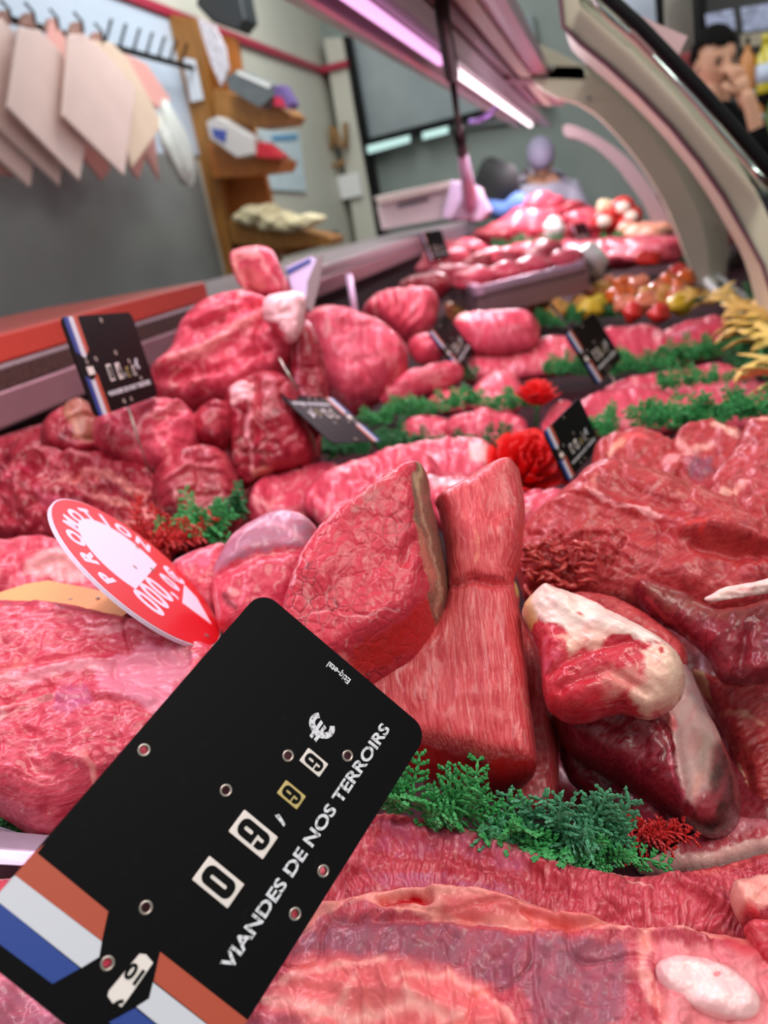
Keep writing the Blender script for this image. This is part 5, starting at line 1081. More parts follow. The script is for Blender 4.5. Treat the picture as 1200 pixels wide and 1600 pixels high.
row('red cut with glossy fat knob in the fourth row under the green garnish', [(930, 730), (936, 690), (955, 676), (990, 672), (1035, 676), (1058, 690), (1066, 720), (1060, 760), (1000, 760), (950, 750)], mat=M_red, seed=126, z=-0.25,
    paint=[('l', [(965, 705), (985, 690), (1005, 692)], (226, 90, 90), 8, 0.7), ('l', [(955, 712), (975, 700)], (240, 180, 150), 5, 0.7), ('e', (1050, 728, 18, 12, 0), (236, 150, 150), 6, 0.8)])
row('folded red cut with a violet bruise in the fourth row on the right', [(1050, 700), (1060, 676), (1090, 662), (1130, 664), (1160, 680), (1170, 710), (1150, 745), (1120, 765), (1080, 760), (1058, 740)], mat=M_red, seed=127, z=-0.25,
    paint=[('p', [(1070, 735), (1085, 715), (1115, 722), (1115, 745), (1090, 755)], (128, 70, 92), 14, 0.7), ('l', [(1060, 690), (1075, 710), (1110, 700)], (240, 170, 160), 7, 0.7), ('l', [(1115, 675), (1150, 690)], (246, 190, 170), 6, 0.8)])
row('large pink cut with pale seams at the right edge above the folded red cut', [(1100, 775), (1115, 740), (1150, 705), (1160, 670), (1200, 656), (1290, 650), (1290, 820), (1200, 810), (1150, 790)], mat=M_red, seed=128, z=-0.23,
    paint=[('l', [(1130, 775), (1165, 768)], (240, 180, 160), 6, 0.8), ('l', [(1150, 665), (1200, 672), (1280, 668)], (240, 170, 150), 5, 0.7), ('p', [(1110, 740), (1180, 700), (1280, 690), (1280, 800), (1180, 790)], (206, 96, 100), 20, 0.4)])
row('slice of red meat behind the large folded cut at the right', [(1150, 810), (1160, 785), (1200, 780), (1290, 790), (1290, 850), (1200, 840)], mat=M_red, seed=129, z=-0.22)
row('pink cut under the lower red flower', [(770, 800), (780, 770), (830, 765), (900, 765), (920, 790), (880, 820), (820, 830)], seed=130, z=-0.25)

# ---------------------------------------------------------------- green plastic garnish
m_gr1 = simple('plastic_parsley', (62, 156, 84), 0.5, var=0.15, vscale=60); m_gr2 = simple('plastic_parsley_bluish', (74, 150, 108), 0.5, var=0.12, vscale=60)
m_gr3 = simple('plastic_parsley_dark', (44, 120, 66), 0.55, var=0.2, vscale=60); m_rg = simple('red_plastic_garnish', (196, 40, 40), 0.5)
def needle(V_, F_, p, d, L, r):
    d = d.normalized(); x = d.cross(Vector((0.3, 0.5, 0.8))).normalized(); y = d.cross(x); i = len(V_)
    V_ += [p, p + d * L * .45 + x * r, p + d * L * .45 + y * r, p + d * L * .45 - x * r, p + d * L * .45 - y * r, p + d * L]
    F_ += [(i, i + 2, i + 1), (i, i + 3, i + 2), (i, i + 4, i + 3), (i, i + 1, i + 4), (i + 5, i + 1, i + 2), (i + 5, i + 2, i + 3), (i + 5, i + 3, i + 4), (i + 5, i + 4, i + 1)]
def sprig(V_, F_, base, d, L, r, rng, n=6):
    """a feathery frond: bent stem, paired side shoots each with needles"""
    d = d.normalized(); side = d.cross(Vector((rng.uniform(-.5, .5), -0.8, 0.4))).normalized(); p = base.copy()
    for i in range(n):
        f = (i + 1) / n; q = p + d * (L / n); needle(V_, F_, p, q - p, (q - p).length * 1.3, r)
        for s in (-1, 1):
            sd = (side * s + d * 0.75 + Vector([rng.uniform(-.3, .3) for _ in range(3)])).normalized(); sl = L * 0.42 * (1 - 0.55 * f)
            needle(V_, F_, q, sd, sl, r)
            for tt in (0.4, 0.75):
                b0 = q + sd * sl * tt
                for s2 in (-1, 1):
                    needle(V_, F_, b0, (sd + (side.cross(sd).normalized() * 0.4 + d * 0.8) * s2).normalized(), sl * 0.42, r * 0.85)
        p = q; d = (d + Vector([rng.uniform(-.18, .18) for _ in range(3)]) + Vector((0, 0, -0.04))).normalized()
def garnish(label, pts, mat, n, L, r, seed, z=None, D=None, spread=14, name='plastic_garnish', up=0.8, tall=5):
    rng = random.Random(seed); V_ = []; F_ = []
    P_ = np.array(pts, float); seg = np.r_[0, np.cumsum(np.hypot(*np.diff(P_, axis=0).T))]
    for i in range(n):
        s = seg[-1] * (i + rng.random()) / n; x = np.interp(s, seg, P_[:, 0]); y = np.interp(s, seg, P_[:, 1]) + rng.uniform(-spread, spread) * 0.6
        b0 = W(x, y, D=D if D else drest(x, y, z))
        # fronds fan out of the strip, upward and to the front
        d = Vector((rng.uniform(-1, 1), rng.uniform(-0.9, 0.3), up + rng.uniform(-0.3, 0.4)))
        sprig(V_, F_, b0, d, L * rng.uniform(0.7, 1.2), r, rng, tall)
    c = sum((W(x, y, D=D if D else drest(x, y, z)) for x, y in pts), Vector()) / len(pts)
    me = bpy.data.meshes.new(name); me.from_pydata([v - c for v in V_], [], F_); me.update()
    o = link(name, me, mat); o.location = c
    return tag(o, label, 'garnish')
garnish('dark green plastic parsley garnish beneath the grooved tall roast', [(612, 1246), (660, 1266), (720, 1284), (780, 1304), (830, 1316)], m_gr1, 30, 0.0270, 0.00120, 1, D=0.375, spread=26)
garnish('bluish green plastic fern garnish beneath the membrane cut, right of the parsley', [(820, 1314), (860, 1304), (900, 1314), (940, 1324), (985, 1344)], m_gr2, 30, 0.0300, 0.00115, 2, D=0.37, spread=44)
garnish('green plastic garnish fronds lying in front along the rib slab edge', [(850, 1325), (890, 1335), (930, 1342), (975, 1345)], m_gr1, 16, 0.0176, 0.00102, 3, D=0.362, spread=8, up=0.2)
garnish('red plastic garnish sprig right of the green fern garnish', [(985, 1290), (1000, 1300), (1020, 1310)], m_rg, 12, 0.0198, 0.00087, 4, D=0.385, spread=14, up=0.3)
garnish('dark green garnish strip beneath the broad left slab', [(-20, 1262), (30, 1282), (80, 1290), (110, 1296)], m_gr3, 30, 0.0220, 0.00102, 5, D=0.42, spread=10, up=0.5)
garnish('red plastic garnish tips beside the metal tray edge', [(62, 1312), (80, 1316)], m_rg, 6, 0.0132, 0.00087, 6, D=0.40, spread=8, up=0.3)
garnish('red plastic garnish behind the red promotion disc', [(205, 850), (240, 858), (285, 850)], m_rg, 25, 0.0330, 0.00145, 7, D=0.66, spread=16, up=0.4)
garnish('green plastic garnish between the dark block and the fat rimmed cut', [(285, 838), (310, 832), (345, 845)], m_gr1, 19, 0.0330, 0.00145, 8, D=0.68, spread=14, up=0.5)
garnish('small green garnish tuft between the dark block and the upright roast', [(372, 800), (385, 812)], m_gr3, 7, 0.0275, 0.00145, 9, D=0.72, spread=10)
garnish('dark green garnish in front of the tipped over black tag', [(505, 712), (550, 710), (590, 705), (630, 690)], m_gr3, 27, 0.0300, 0.00198, 10, z=-0.29, spread=14)
garnish('green garnish strip right of the tipped over tag', [(575, 662), (620, 655), (670, 645), (720, 640), (750, 632)], m_gr1, 36, 0.0330, 0.00209, 11, z=-0.29, spread=10)
garnish('green garnish below the leaning slate tag in the second row', [(632, 612), (665, 608), (700, 600), (735, 592)], m_gr3, 24, 0.0330, 0.00220, 12, z=-0.30, spread=8)
garnish('short green garnish behind the triangular slice', [(770, 642), (800, 638), (830, 634)], m_gr1, 12, 0.0300, 0.00209, 13, z=-0.29, spread=8)
garnish('green garnish between the plump ribbed cut and the fourth row', [(640, 700), (700, 696), (760, 692), (800, 690)], m_gr3, 17, 0.0240, 0.00176, 14, z=-0.28, spread=6)
garnish('long green garnish strip right of the slate grey tag', [(850, 586), (900, 584), (960, 584), (1010, 575), (1060, 565), (1110, 555), (1150, 548)], m_gr1, 64, 0.0360, 0.00220, 15, z=-0.30, spread=8)
garnish('loose green sprigs between the second and third rows on the right', [(1035, 606), (1090, 604), (1130, 602)], m_gr1, 14, 0.0270, 0.00198, 16, z=-0.28, spread=8)
garnish('bright green garnish in the fourth row behind the folded red cut', [(1005, 668), (1040, 665), (1080, 660), (1130, 655), (1200, 648)], m_gr1, 48, 0.0330, 0.00198, 17, z=-0.27, spread=10)
garnish('small green garnish beside the black tag with the tricolour stripe', [(925, 680), (945, 672), (955, 684)], m_gr1, 11, 0.0270, 0.00187, 18, z=-0.28, spread=8)
garnish('green garnish in front of the orange skewers', [(840, 512), (890, 505), (940, 498), (1000, 490), (1060, 482)], m_gr1, 40, 0.0420, 0.00308, 19, z=-0.30, spread=6)
garnish('thick green garnish behind the orange skewers', [(900, 428), (950, 424), (1010, 416), (1075, 408)], m_gr1, 48, 0.0540, 0.00440, 20, z=-0.31, spread=4)
garnish('green garnish across the far rows', [(770, 392), (830, 386), (880, 384)], m_gr3, 24, 0.0540, 0.00440, 21, z=-0.22, spread=3)
garnish('green garnish before the far meat heap on the right', [(930, 382), (980, 380), (1030, 376)], m_gr1, 28, 0.0540, 0.00440, 22, z=-0.28, spread=3)
garnish('garnish on the raised tray', [(740, 424), (790, 418), (850, 408), (890, 402)], m_gr3, 32, 0.0300, 0.00308, 23, z=-0.20, spread=5)
garnish('green plastic grass mat along the glass at the right edge', [(1150, 420), (1180, 460), (1210, 500), (1240, 530), (1250, 580)], m_gr1, 72, 0.0360, 0.00220, 24, z=-0.29, spread=30)
garnish('dark green garnish under the yellow leaves at the right edge', [(1150, 590), (1190, 560), (1240, 560)], m_gr3, 32, 0.0360, 0.00220, 25, z=-0.30, spread=20)

# ---------------------------------------------------------------- raised tray, far rows and far heap
m_tray = simple('pinkish_steel_tray', (206, 170, 196), 0.25, metal=0.5)
m_trayside = simple('tray_side', (150, 120, 126), 0.35, metal=0.4)
tz = -0.19
tr = [W(668, 425, Z=tz), W(745, 462, Z=tz), W(915, 420, Z=tz), W(905, 398, Z=tz), W(760, 400, Z=tz)]
c = sum(tr, Vector()) / 5
e = empty('meat_tray', c, 'raised pinkish steel tray in the middle distance', 'tray')
b = MB(); b.prism([p - c for p in tr], (0, 0, -0.012), 0.003); b.build('tray_floor', m_trayside, e)
b = MB()
for i in range(5):
    p, q = tr[i] - c, tr[(i + 1) % 5] - c; d = (q - p).normalized(); nrm = Vector((-d.y, d.x, 0))
    b.prism([p + Vector((0, 0, 0.0)), q + Vector((0, 0, 0.0)), q + Vector((0, 0, 0.018)), p + Vector((0, 0, 0.018))], nrm * 0.02, 0.003)
b.build('rim', m_tray, e)
b = MB()
for i in (1, 0):
    p, q = tr[i] - c, tr[i + 1] - c; b.prism([p, q, q + Vector((0, 0, -0.05)), p + Vector((0, 0, -0.05))], Vector((0.006, 0.01, 0)))
b.build('apron', m_trayside, e)
# near tray edge at the left border
b = MB(); P0 = [W(-60, 1292, D=0.40), W(0, 1290, D=0.40), W(62, 1312, D=0.40), W(70, 1330, D=0.385), W(0, 1322, D=0.385), W(-60, 1320, D=0.385)]
b.prism(P0, (0, 0.0, -0.004), 0.001); b.prism([W(-60, 1322, D=0.383), W(60, 1332, D=0.383), W(55, 1356, D=0.378), W(-60, 1350, D=0.378)], (0, 0.012, 0), 0.001)
tag(b.build('steel_tray', simple('lilac_steel', (176, 160, 180), 0.3, metal=0.4)), 'edge of a steel tray at the left border beneath the broad slab', 'tray')

def blob(name, label, cat, px, py, z, sx, sy, sz, mat, seed, group=None, rot=0.0):
    D = drest(px, py, z); c = W(px, py, D=D)
    b = MB(); b.ball((0, 0, 0), 1.0, 3)
    rng = random.Random(seed); a = [rng.uniform(0, 6.3) for _ in range(6)]; fx = [rng.uniform(1.6, 3.2) for _ in range(6)]
    for v in b.b.verts:
        p = v.co.copy(); k = 1 + 0.14 * math.sin(fx[0] * p.x + a[0]) * math.cos(fx[1] * p.y + a[1]) + 0.10 * math.sin(2.3 * fx[2] * p.z + a[2] + 2 * p.x) + 0.05 * math.sin(5 * p.x + a[3]) * math.sin(6 * p.y + a[4])
        v.co = Vector((p.x * sx, p.y * sy, p.z * sz)) * k
    o = b.build(name, mat, smooth=True); o.location = c; o.rotation_euler = (0, 0, rot)
    o.data.attributes.new('paint', 'FLOAT_COLOR', 'POINT')
    o.data.attributes['paint'].data.foreach_set('color', [0.0] * (4 * len(o.data.vertices)))
    return tag(o, label, cat, group)
rng = random.Random(5)
# on the raised tray
for i, (x, y, s, mt, lb) in enumerate([(690, 412, .09, M_far, 'pink cut at the left corner of the raised tray'), (722, 392, .10, M_far, 'large pink cut standing at the back of the raised tray'), (745, 412, .05, M_fard, 'small red cut in the garnish of the raised tray'),
        (765, 405, .06, M_far, 'pale cut in the middle of the raised tray'), (800, 402, .06, M_far, 'pink cut right of the middle of the raised tray'), (850, 396, .06, M_fard, 'red cut near the right end of the raised tray'), (705, 430, .06, M_far, 'pink cut at the front left edge of the raised tray'), (740, 436, .055, M_far, 'pink cut just behind the front rim of the raised tray, beside the corner cut'), (785, 428, .05, M_far, 'glossy pink cut behind the middle of the front rim'), (835, 416, .05, M_far, 'pink cut behind the right part of the front rim'), (880, 406, .045, M_far, 'small pink cut at the right corner of the raised tray')]):
    blob('beef_cut', lb, 'meat', x, y, tz + 0.02, s, s * 0.8, s * 0.55, mt, 200 + i)
gr = 'pink steaks of the long far row'
for i in range(8):
    x = 820 + i * 28; y = 402 - i * 1.5
    blob('beef_steak', 'pink steak in the long far row behind the raised tray', 'meat', x, y - (6 if i < 3 else 0), -0.24, 0.10, 0.16, 0.045, M_far, 220 + i, gr, 0.3)
gh = 'pieces of the pink far heap'
spots = [(775, 372), (800, 360), (820, 350), (845, 340), (870, 338), (895, 345), (790, 380), (825, 372), (855, 365), (885, 362), (840, 328), (862, 324), (880, 330), (815, 338), (905, 352), (925, 362), (940, 350), (870, 350), (915, 372), (835, 355)]
for i, (x, y) in enumerate(spots):
    s = 0.11 * rng.uniform(.8, 1.2)
    z = -0.14 - 0.1 * max(0, (y - 330) / 50)
    D = 3.6 if y > 350 else 4.1
    zz = ray(x, y).z * D
    blob('beef_piece', 'pink piece of the meat heap at the far end', 'meat', x, y, zz, s, s * .9, s * .6, M_far if i % 3 else M_fard, 240 + i, gh, i)
blob('plastic_wrap', 'crumpled white wrapping on the far heap', 'wrapping', 866, 358, ray(866, 358).z * 3.4, .05, .05, .05, m_plastic, 270)
# wrapped sausage rounds, far right of heap
m_wh = simple('white_fat_round', (240, 226, 210), 0.4); m_redw = simple('red_wrapped_meat', (206, 52, 48), 0.4)
for i, (x, y) in enumerate([(973, 324), (975, 355), (944, 345), (985, 338)]):
    D = 3.5; c = W(x, y, D=D); e = empty('tied_roast', c, ['upper tied red roast with white round end at the far right of the heap', 'lower tied red roast with white round end above the garnish', 'pale tied roast left of the two red tied roasts', 'red tied roast squeezed between the two white ended ones'][i], 'roast')
    b = MB(); b.ball((0, 0, 0), 1, 3, (0.055, 0.08, 0.048)); b.build('flesh', m_redw, e, True)
    b = MB(); b.ball((0, -0.062, 0), 1, 2, (0.032, 0.022, 0.028)); b.build('fat_cap', m_wh, e, True)
blob('cauliflower_floret', 'cream coloured knob at the top of the far heap', 'garnish', 948, 328, ray(948, 328).z * 3.6, .05, .05, .05, m_cream2, 276)
for i in range(5):
    blob('poultry_piece', 'peach coloured poultry piece at the far right end of the heap', 'meat', 985 + i * 12, 362 + (i % 2) * 5 - 2, ray(985, 362).z * 3.3, .05, .05, .035, simple('peach_meat', (232, 160, 130), 0.4, var=0.15, vscale=30) if i == 0 else bpy.data.materials['peach_meat'], 280 + i, 'peach pieces at the far right')
# orange and yellow marinated chunks
cols = {'o': simple('orange_marinade', (232, 112, 36), 0.3, var=0.2, vscale=60, coat=0.5), 'y': simple('yellow_pepper', (220, 196, 50), 0.35, var=0.12, vscale=60), 'p': simple('salmon_chunk', (236, 140, 100), 0.35, var=0.25, vscale=60, coat=0.4), 't': simple('golden_chunk', (226, 168, 84), 0.4, var=0.25, vscale=60), 'r': simple('tomato_red', (226, 56, 48), 0.3)}
chunks = [('p', 925, 455), ('t', 905, 470), ('o', 965, 460), ('o', 985, 455), ('p', 1000, 440), ('t', 1010, 455), ('p', 1025, 446), ('o', 1045, 440), ('t', 1040, 455), ('o', 1062, 445), ('p', 1060, 460), ('y', 1062, 470), ('y', 935, 470), ('y', 925, 478), ('p', 950, 440), ('o', 975, 440),
          ('p', 985, 470), ('t', 940, 452), ('o', 1070, 432), ('r', 1060, 425), ('p', 1012, 470), ('t', 1030, 466), ('p', 975, 472)]
for i, (cc, x, y) in enumerate(chunks):
    s = rng.uniform(.019, .029)
    blob('skewer_chunk', {'o': 'bright orange marinated chunk in the skewer heap', 'y': 'yellow pepper piece in the skewer heap', 'p': 'salmon coloured chunk in the skewer heap', 't': 'golden chunk in the skewer heap', 'r': 'red piece in the skewer heap'}[cc], 'chunk', x, y + 4, -0.27 + 0.02 * ((480 - y) / 50), s, s, s * .9, cols[cc], 300 + i, {'o': 'orange chunks of the skewer heap', 'y': 'yellow pieces of the skewer heap', 'p': 'salmon chunks of the skewer heap', 't': 'golden chunks of the skewer heap', 'r': 'red pieces of the skewer heap'}[cc], i)
for i in range(12):
    x = 715 + i * 14; y = 486 - i * 0.6 + (i % 3) * 3
    s = .032
    blob('golden_nugget', 'golden crumbed chunk behind the bone ended roll', 'chunk', x, y, -0.27, s, s, s, cols['t'] if i % 4 else cols['p'], 330 + i, 'golden chunks behind the bone ended roll', i)
for i, (x, y, lb) in enumerate([(1030, 490, 'tomato red decoration in the garnish before the skewers'), (990, 488, 'smaller red decoration left of the tomato red one'), (780, 400, 'red bloom on the raised tray'), (1015, 402, 'red bloom in the garnish behind the skewers')]):
    blob('red_decoration', lb, 'decoration', x, y, -0.27 if y > 450 else -0.2, (.022 if y > 450 else .03), .022, .02, cols['r'], 350 + i)
blob('white_flower', 'white bloom at the right end of the raised tray', 'flower', 925, 410, -0.2, .04, .04, .05, m_plastic, 360)

# ---------------------------------------------------------------- yellow leaf garland
m_leaf = simple('yellow_leaf', (240, 208, 110), 0.5, var=0.12, vscale=40)
ga = empty('leaf_garland', W(1150, 500, Z=-0.26), 'garland of pale yellow artificial leaves along the glass at the right', 'garland')
def leaf_mesh(s):
    pr = []
    for i in range(5):
        a = math.radians(-110 + i * 55 + 90); L = s * (1.0, .85, 1.25, .85, 1.0)[i] * (0.9 if i in (0, 4) else 1)
        pr.append((math.cos(a - .45) * L * .42, math.sin(a - .45) * L * .42)); pr.append((math.cos(a - .24) * L * .68, math.sin(a - .24) * L * .68)); pr.append((math.cos(a) * L, math.sin(a) * L)); pr.append((math.cos(a + .24) * L * .68, math.sin(a + .24) * L * .68))
    pr.append((0, -0.25 * s))
    b = MB(); top = [b.b.verts.new((x, y, 0.12 * s - 0.25 * (x * x + y * y) / s)) for x, y in pr]; c = b.b.verts.new((0, 0, 0.16 * s))
    for i in range(len(top)): b.b.faces.new((top[i], top[(i + 1) % len(top)], c))
    me = b.mesh('leaf', True); return me
lm = leaf_mesh(0.040); lm.materials.append(m_leaf)
for i, (x, y, sc_, rz, tx) in enumerate([(1085, 462, .8, .4, .9), (1105, 458, 1, 2.0, .8), (1125, 462, 1, -0.8, .9), (1100, 476, .7, 3.2, .7), (1140, 470, 1.1, 1.0, .7), (1155, 482, 1, 0.2, 1.0), (1165, 500, 1.1, 2.6, .8), (1180, 478, 1, -1.2, .8), (1195, 495, 1.1, .9, .9),
        (1150, 510, 1.2, 3.6, .9), (1170, 522, 1.3, 2.9, .6), (1190, 515, 1.2, 1.7, .8), (1140, 520, 1.0, 4.2, .8), (1205, 530, 1, .3, .9), (1165, 535, .9, 3.3, .7), (1165, 578, .9, 4.4, .8), (1190, 585, 1, 2.6, .9), (1195, 608, .8, 3.8, .9), (1210, 570, .9, 1.2, .8)]):
    o = bpy.data.objects.new('leaf', lm); S.collection.objects.link(o); o.parent = ga
    p = W(x, y, D=drest(x, y, -0.25)); o.matrix_local = Matrix.Translation(p - ga.location) @ Matrix.Rotation(rz, 4, 'Z') @ Matrix.Rotation(tx * 0.7, 4, 'X') @ Matrix.Scale(sc_, 4)
    sd = o.modifiers.new('thick', 'SOLIDIFY'); sd.thickness = 0.001
b = MB(); b.tube([W(x, y, D=drest(x, y, -0.262)) - ga.location for x, y in [(1080, 464), (1120, 468), (1160, 495), (1185, 530), (1195, 590)]], 0.003, 8); b.build('vine', m_gr3, ga, True)
# white bottom channel of the glass
b = MB(); b.tube([W(x, y, Z=-0.32) for x, y in [(1075, 398), (1110, 445), (1150, 490), (1200, 545), (1260, 610)]], 0.012, 8); me = b.mesh('glass_channel', True); me.transform(Matrix.Translation((0, -2.5, 0))); link('glass_channel', me, simple('white_channel', (210, 218, 210), 0.4), case)

# ---------------------------------------------------------------- red flowers
m_petal = NT('red_petal'); m_petal.set(Base_Color=lin((226, 10, 14)), Roughness=0.6); m_petal = m_petal.m
def rose(label, px, py, D, s, seed, tilt=(0.5, 0.1)):
    c = W(px, py, D=D); e = empty('red_flower', c, label, 'flower'); e.rotation_euler = (tilt[0], tilt[1], seed)
    rng = random.Random(seed); b = MB()
    for ringi, (n, r0, hh, op) in enumerate([(4, .18, .75, .1), (5, .35, .8, .25), (6, .55, .72, .45), (7, .78, .55, .7), (8, .95, .35, .95)]):
        for j in range(n):
            a0 = 2 * math.pi * (j + 0.5 * ringi) / n + rng.uniform(-.1, .1); wd = 2 * math.pi / n * 0.75
            g_ = []
            for u in range(6):
                row_ = []
                for v_ in range(6):
                    t = v_ / 5; a = a0 + (u / 5 - .5) * wd * (1.15 - 0.25 * t); rr = r0 * (0.25 + 0.75 * t ** 0.6) + 0.12 * op * t * t + 0.03 * math.sin(9 * a + seed) * t
                    z = -0.45 + (hh + 0.45) * t - 0.25 * op * t * t + 0.06 * math.sin(5 * a + ringi) * t - 0.08 * abs(u / 5 - .5) * t
                    row_.append(b.b.verts.new(Vector((math.cos(a) * rr, math.sin(a) * rr, z)) * s))
                g_.append(row_)
            for u in range(5):
                for v_ in range(5): b.b.faces.new((g_[u][v_], g_[u + 1][v_], g_[u + 1][v_ + 1], g_[u][v_ + 1]))
    bl = b.build('bloom', m_petal, e, True); sd = bl.modifiers.new('thick', 'SOLIDIFY'); sd.thickness = s * 0.03
    b = MB(); b.tube([(0, 0, -s * 0.45), (0, 0, -s * 0.62), (0, 0, -s * 1.5)], [s * 0.28, s * 0.10, s * 0.06], 8); b.build('calyx', m_gr3, e, True)
rose('red artificial flower standing behind the black tag with the tricolour stripe', 840, 618, 1.06, 0.030, 3, (0.25, -0.1))
rose('larger red artificial flower in front, left of the black tag with the tricolour stripe', 826, 732, 0.80, 0.043, 7, (0.75, -0.15))

# ================================================================ price tags
m_tagb = NT('black_plastic_card'); _v = m_tagb.coord(); _n = m_tagb.noise(_v, 160, 5, 0.7)
m_tagb.set(Base_Color=m_tagb.ramp(_n, [(0.60, lin((12, 11, 12))), (0.74, lin((20, 19, 20))), (0.82, lin((64, 62, 62)))]), Roughness=0.5)
m_tagb.bs.inputs['Specular IOR Level'].default_value = 0.08; m_tagb = m_tagb.m
m_orange = simple('brick_orange_print', (178, 74, 48), 0.5); m_wprint = simple('white_print', (206, 210, 218), 0.5); m_blue = simple('blue_print', (28, 62, 142), 0.5)
m_text = NT('silver_white_print'); _v = m_text.coord(); m_text.set(Base_Color=m_text.ramp(m_text.noise(_v, 700, 3, 0.6), [(0.36, lin((120, 120, 122))), (0.5, lin((222, 224, 228)))]), Roughness=0.5); m_text = m_text.m
m_tile = simple('cream_number_tile', (232, 224, 216), 0.45, var=0.05); m_tiley = simple('yellowed_tile_edge', (196, 176, 110), 0.5); m_ink = simple('black_ink', (10, 9, 9), 0.5, spec=0.1)
m_eye = simple('metal_eyelet', (170, 160, 150), 0.3, metal=0.8)
TAGW, TAGH = 0.143, 0.0865
class Plane:
    """frame of the big tag recovered from its four corners in the photo"""
    def __init__(s, corners, t1):
        r = [ray(*c) for c in corners]
        A = np.array([list(r[1]), list(-r[2]), list(r[3])]).T
        sol = np.linalg.solve(A, np.array(r[0]) * t1)
        P = [r[0] * t1, r[1] * sol[0], r[2] * sol[1], r[3] * sol[2]]
        s.o = P[2 + 1] * 1.0                      # corner 4 = origin of u
        s.u = (P[0] - P[3]).normalized(); v = (P[0] - P[1]).normalized(); s.v = (v - s.u * v.dot(s.u)).normalized()
        s.n = s.u.cross(s.v); s.o = P[2] + ((P[3] - s.v * TAGH) - P[2]) * 0.5
        s.o = (P[2] + (P[3] - s.v * TAGH)) * 0.5
    def uv(s, x, y):
        d = ray(x, y); t = s.o.dot(s.n) / d.dot(s.n); p = d * t - s.o
        return p.dot(s.u), p.dot(s.v)
BP = Plane([(416, 915), (664, 1150), (279, 1763), (-53, 1457)], 0.30)
def UV(pts): return [BP.uv(x, y) for x, y in pts]
def card_mesh(w, h, r, holes, th, name='card'):
    out = []
    for cx, cy, a0 in ((w - r, r, -90), (w - r, h - r, 0), (r, h - r, 90), (r, r, 180)):
        for i in range(7):
            a = math.radians(a0 + 15 * i); out.append((cx + r * math.cos(a), cy + r * math.sin(a)))
    pts = list(out); ed = [(i, (i + 1) % len(out)) for i in range(len(out))]; hl = []
    for hx, hy, hr in holes:
        i0 = len(pts); ring = [(hx + hr * math.cos(k * math.pi / 6), hy + hr * math.sin(k * math.pi / 6)) for k in range(12)]
        pts += ring; ed += [(i0 + k, i0 + (k + 1) % 12) for k in range(12)]; hl.append((i0, hx, hy, hr))
    vs, _, fs, *_ = delaunay_2d_cdt([Vector(p) for p in pts], ed, [], 1, 1e-9)
    b = MB(); V0 = [b.b.verts.new((v.x, v.y, 0)) for v in vs]; V1 = [b.b.verts.new((v.x, v.y, -th)) for v in vs]
    for f in fs:
        c = sum((vs[i] for i in f), Vector((0, 0))) / len(f)
        if any((c.x - hx) ** 2 + (c.y - hy) ** 2 < (hr * 0.95) ** 2 for _, hx, hy, hr in hl): continue
        b.b.faces.new([V0[i] for i in f]); b.b.faces.new([V1[i] for i in f][::-1])
    b.b.verts.ensure_lookup_table()
    for e_ in [e_ for e_ in b.b.edges if len(e_.link_faces) == 1 and e_.verts[0].co.z > -th / 2]:
        i, j = V0.index(e_.verts[0]), V0.index(e_.verts[1]); b.b.faces.new((V0[i], V0[j], V1[j], V1[i]))
    return b.mesh(name, False)
def flat(pts, z0, th=0.0003):
    b = MB(); b.prism([(x, y, z0) for x, y in pts], (0, 0, th)); return b.mesh('print', False)
def clip(pts, w, h):
    def half(p, f, inter):
        o = []
        for i in range(len(p)):
            a, c = p[i], p[(i + 1) % len(p)]
            if f(a): o.append(a)
            if f(a) != f(c): o.append(inter(a, c))
        return o
    def ix(xv): return lambda a, c: (xv, a[1] + (c[1] - a[1]) * (xv - a[0]) / (c[0] - a[0]))
    def iy(yv): return lambda a, c: (a[0] + (c[0] - a[0]) * (yv - a[1]) / (c[1] - a[1]), yv)
    e_ = 0.0001
    p = half(pts, lambda q: q[0] >= e_, ix(e_)); p = half(p, lambda q: q[0] <= w - e_, ix(w - e_))
    p = half(p, lambda q: q[1] >= e_, iy(e_)); return half(p, lambda q: q[1] <= h - e_, iy(h - e_))
def text_mesh(s, size, bold=0.0, sx=1.0, shear=0.0, fit=None, name='lettering', th=0.00015, rot=0.0):
    cu = bpy.data.curves.new('t', 'FONT'); cu.body = s; cu.size = size; cu.offset = bold; cu.shear = shear; cu.extrude = th; cu.resolution_u = 4
    o = bpy.data.objects.new('t', cu); S.collection.objects.link(o); dg = bpy.context.evaluated_depsgraph_get(); dg.update()
    me = bpy.data.meshes.new_from_object(o.evaluated_get(dg)); bpy.data.objects.remove(o); me.name = name; me.materials.clear()
    xs = [v.co.x for v in me.vertices]; x0, x1 = min(xs), max(xs)
    k = (fit / (x1 - x0)) if fit else sx
    me.transform(Matrix.Diagonal((k, 1, 1, 1)) @ Matrix.Translation((-x0, 0, 0)))
    return me
HOLES_PX = [(225, 1172), (353, 1235), (450, 1181), (543, 1181), (505, 1361), (461, 1428), (228, 1418), (168, 1505)]
HOLES = [BP.uv(*p) for p in HOLES_PX]
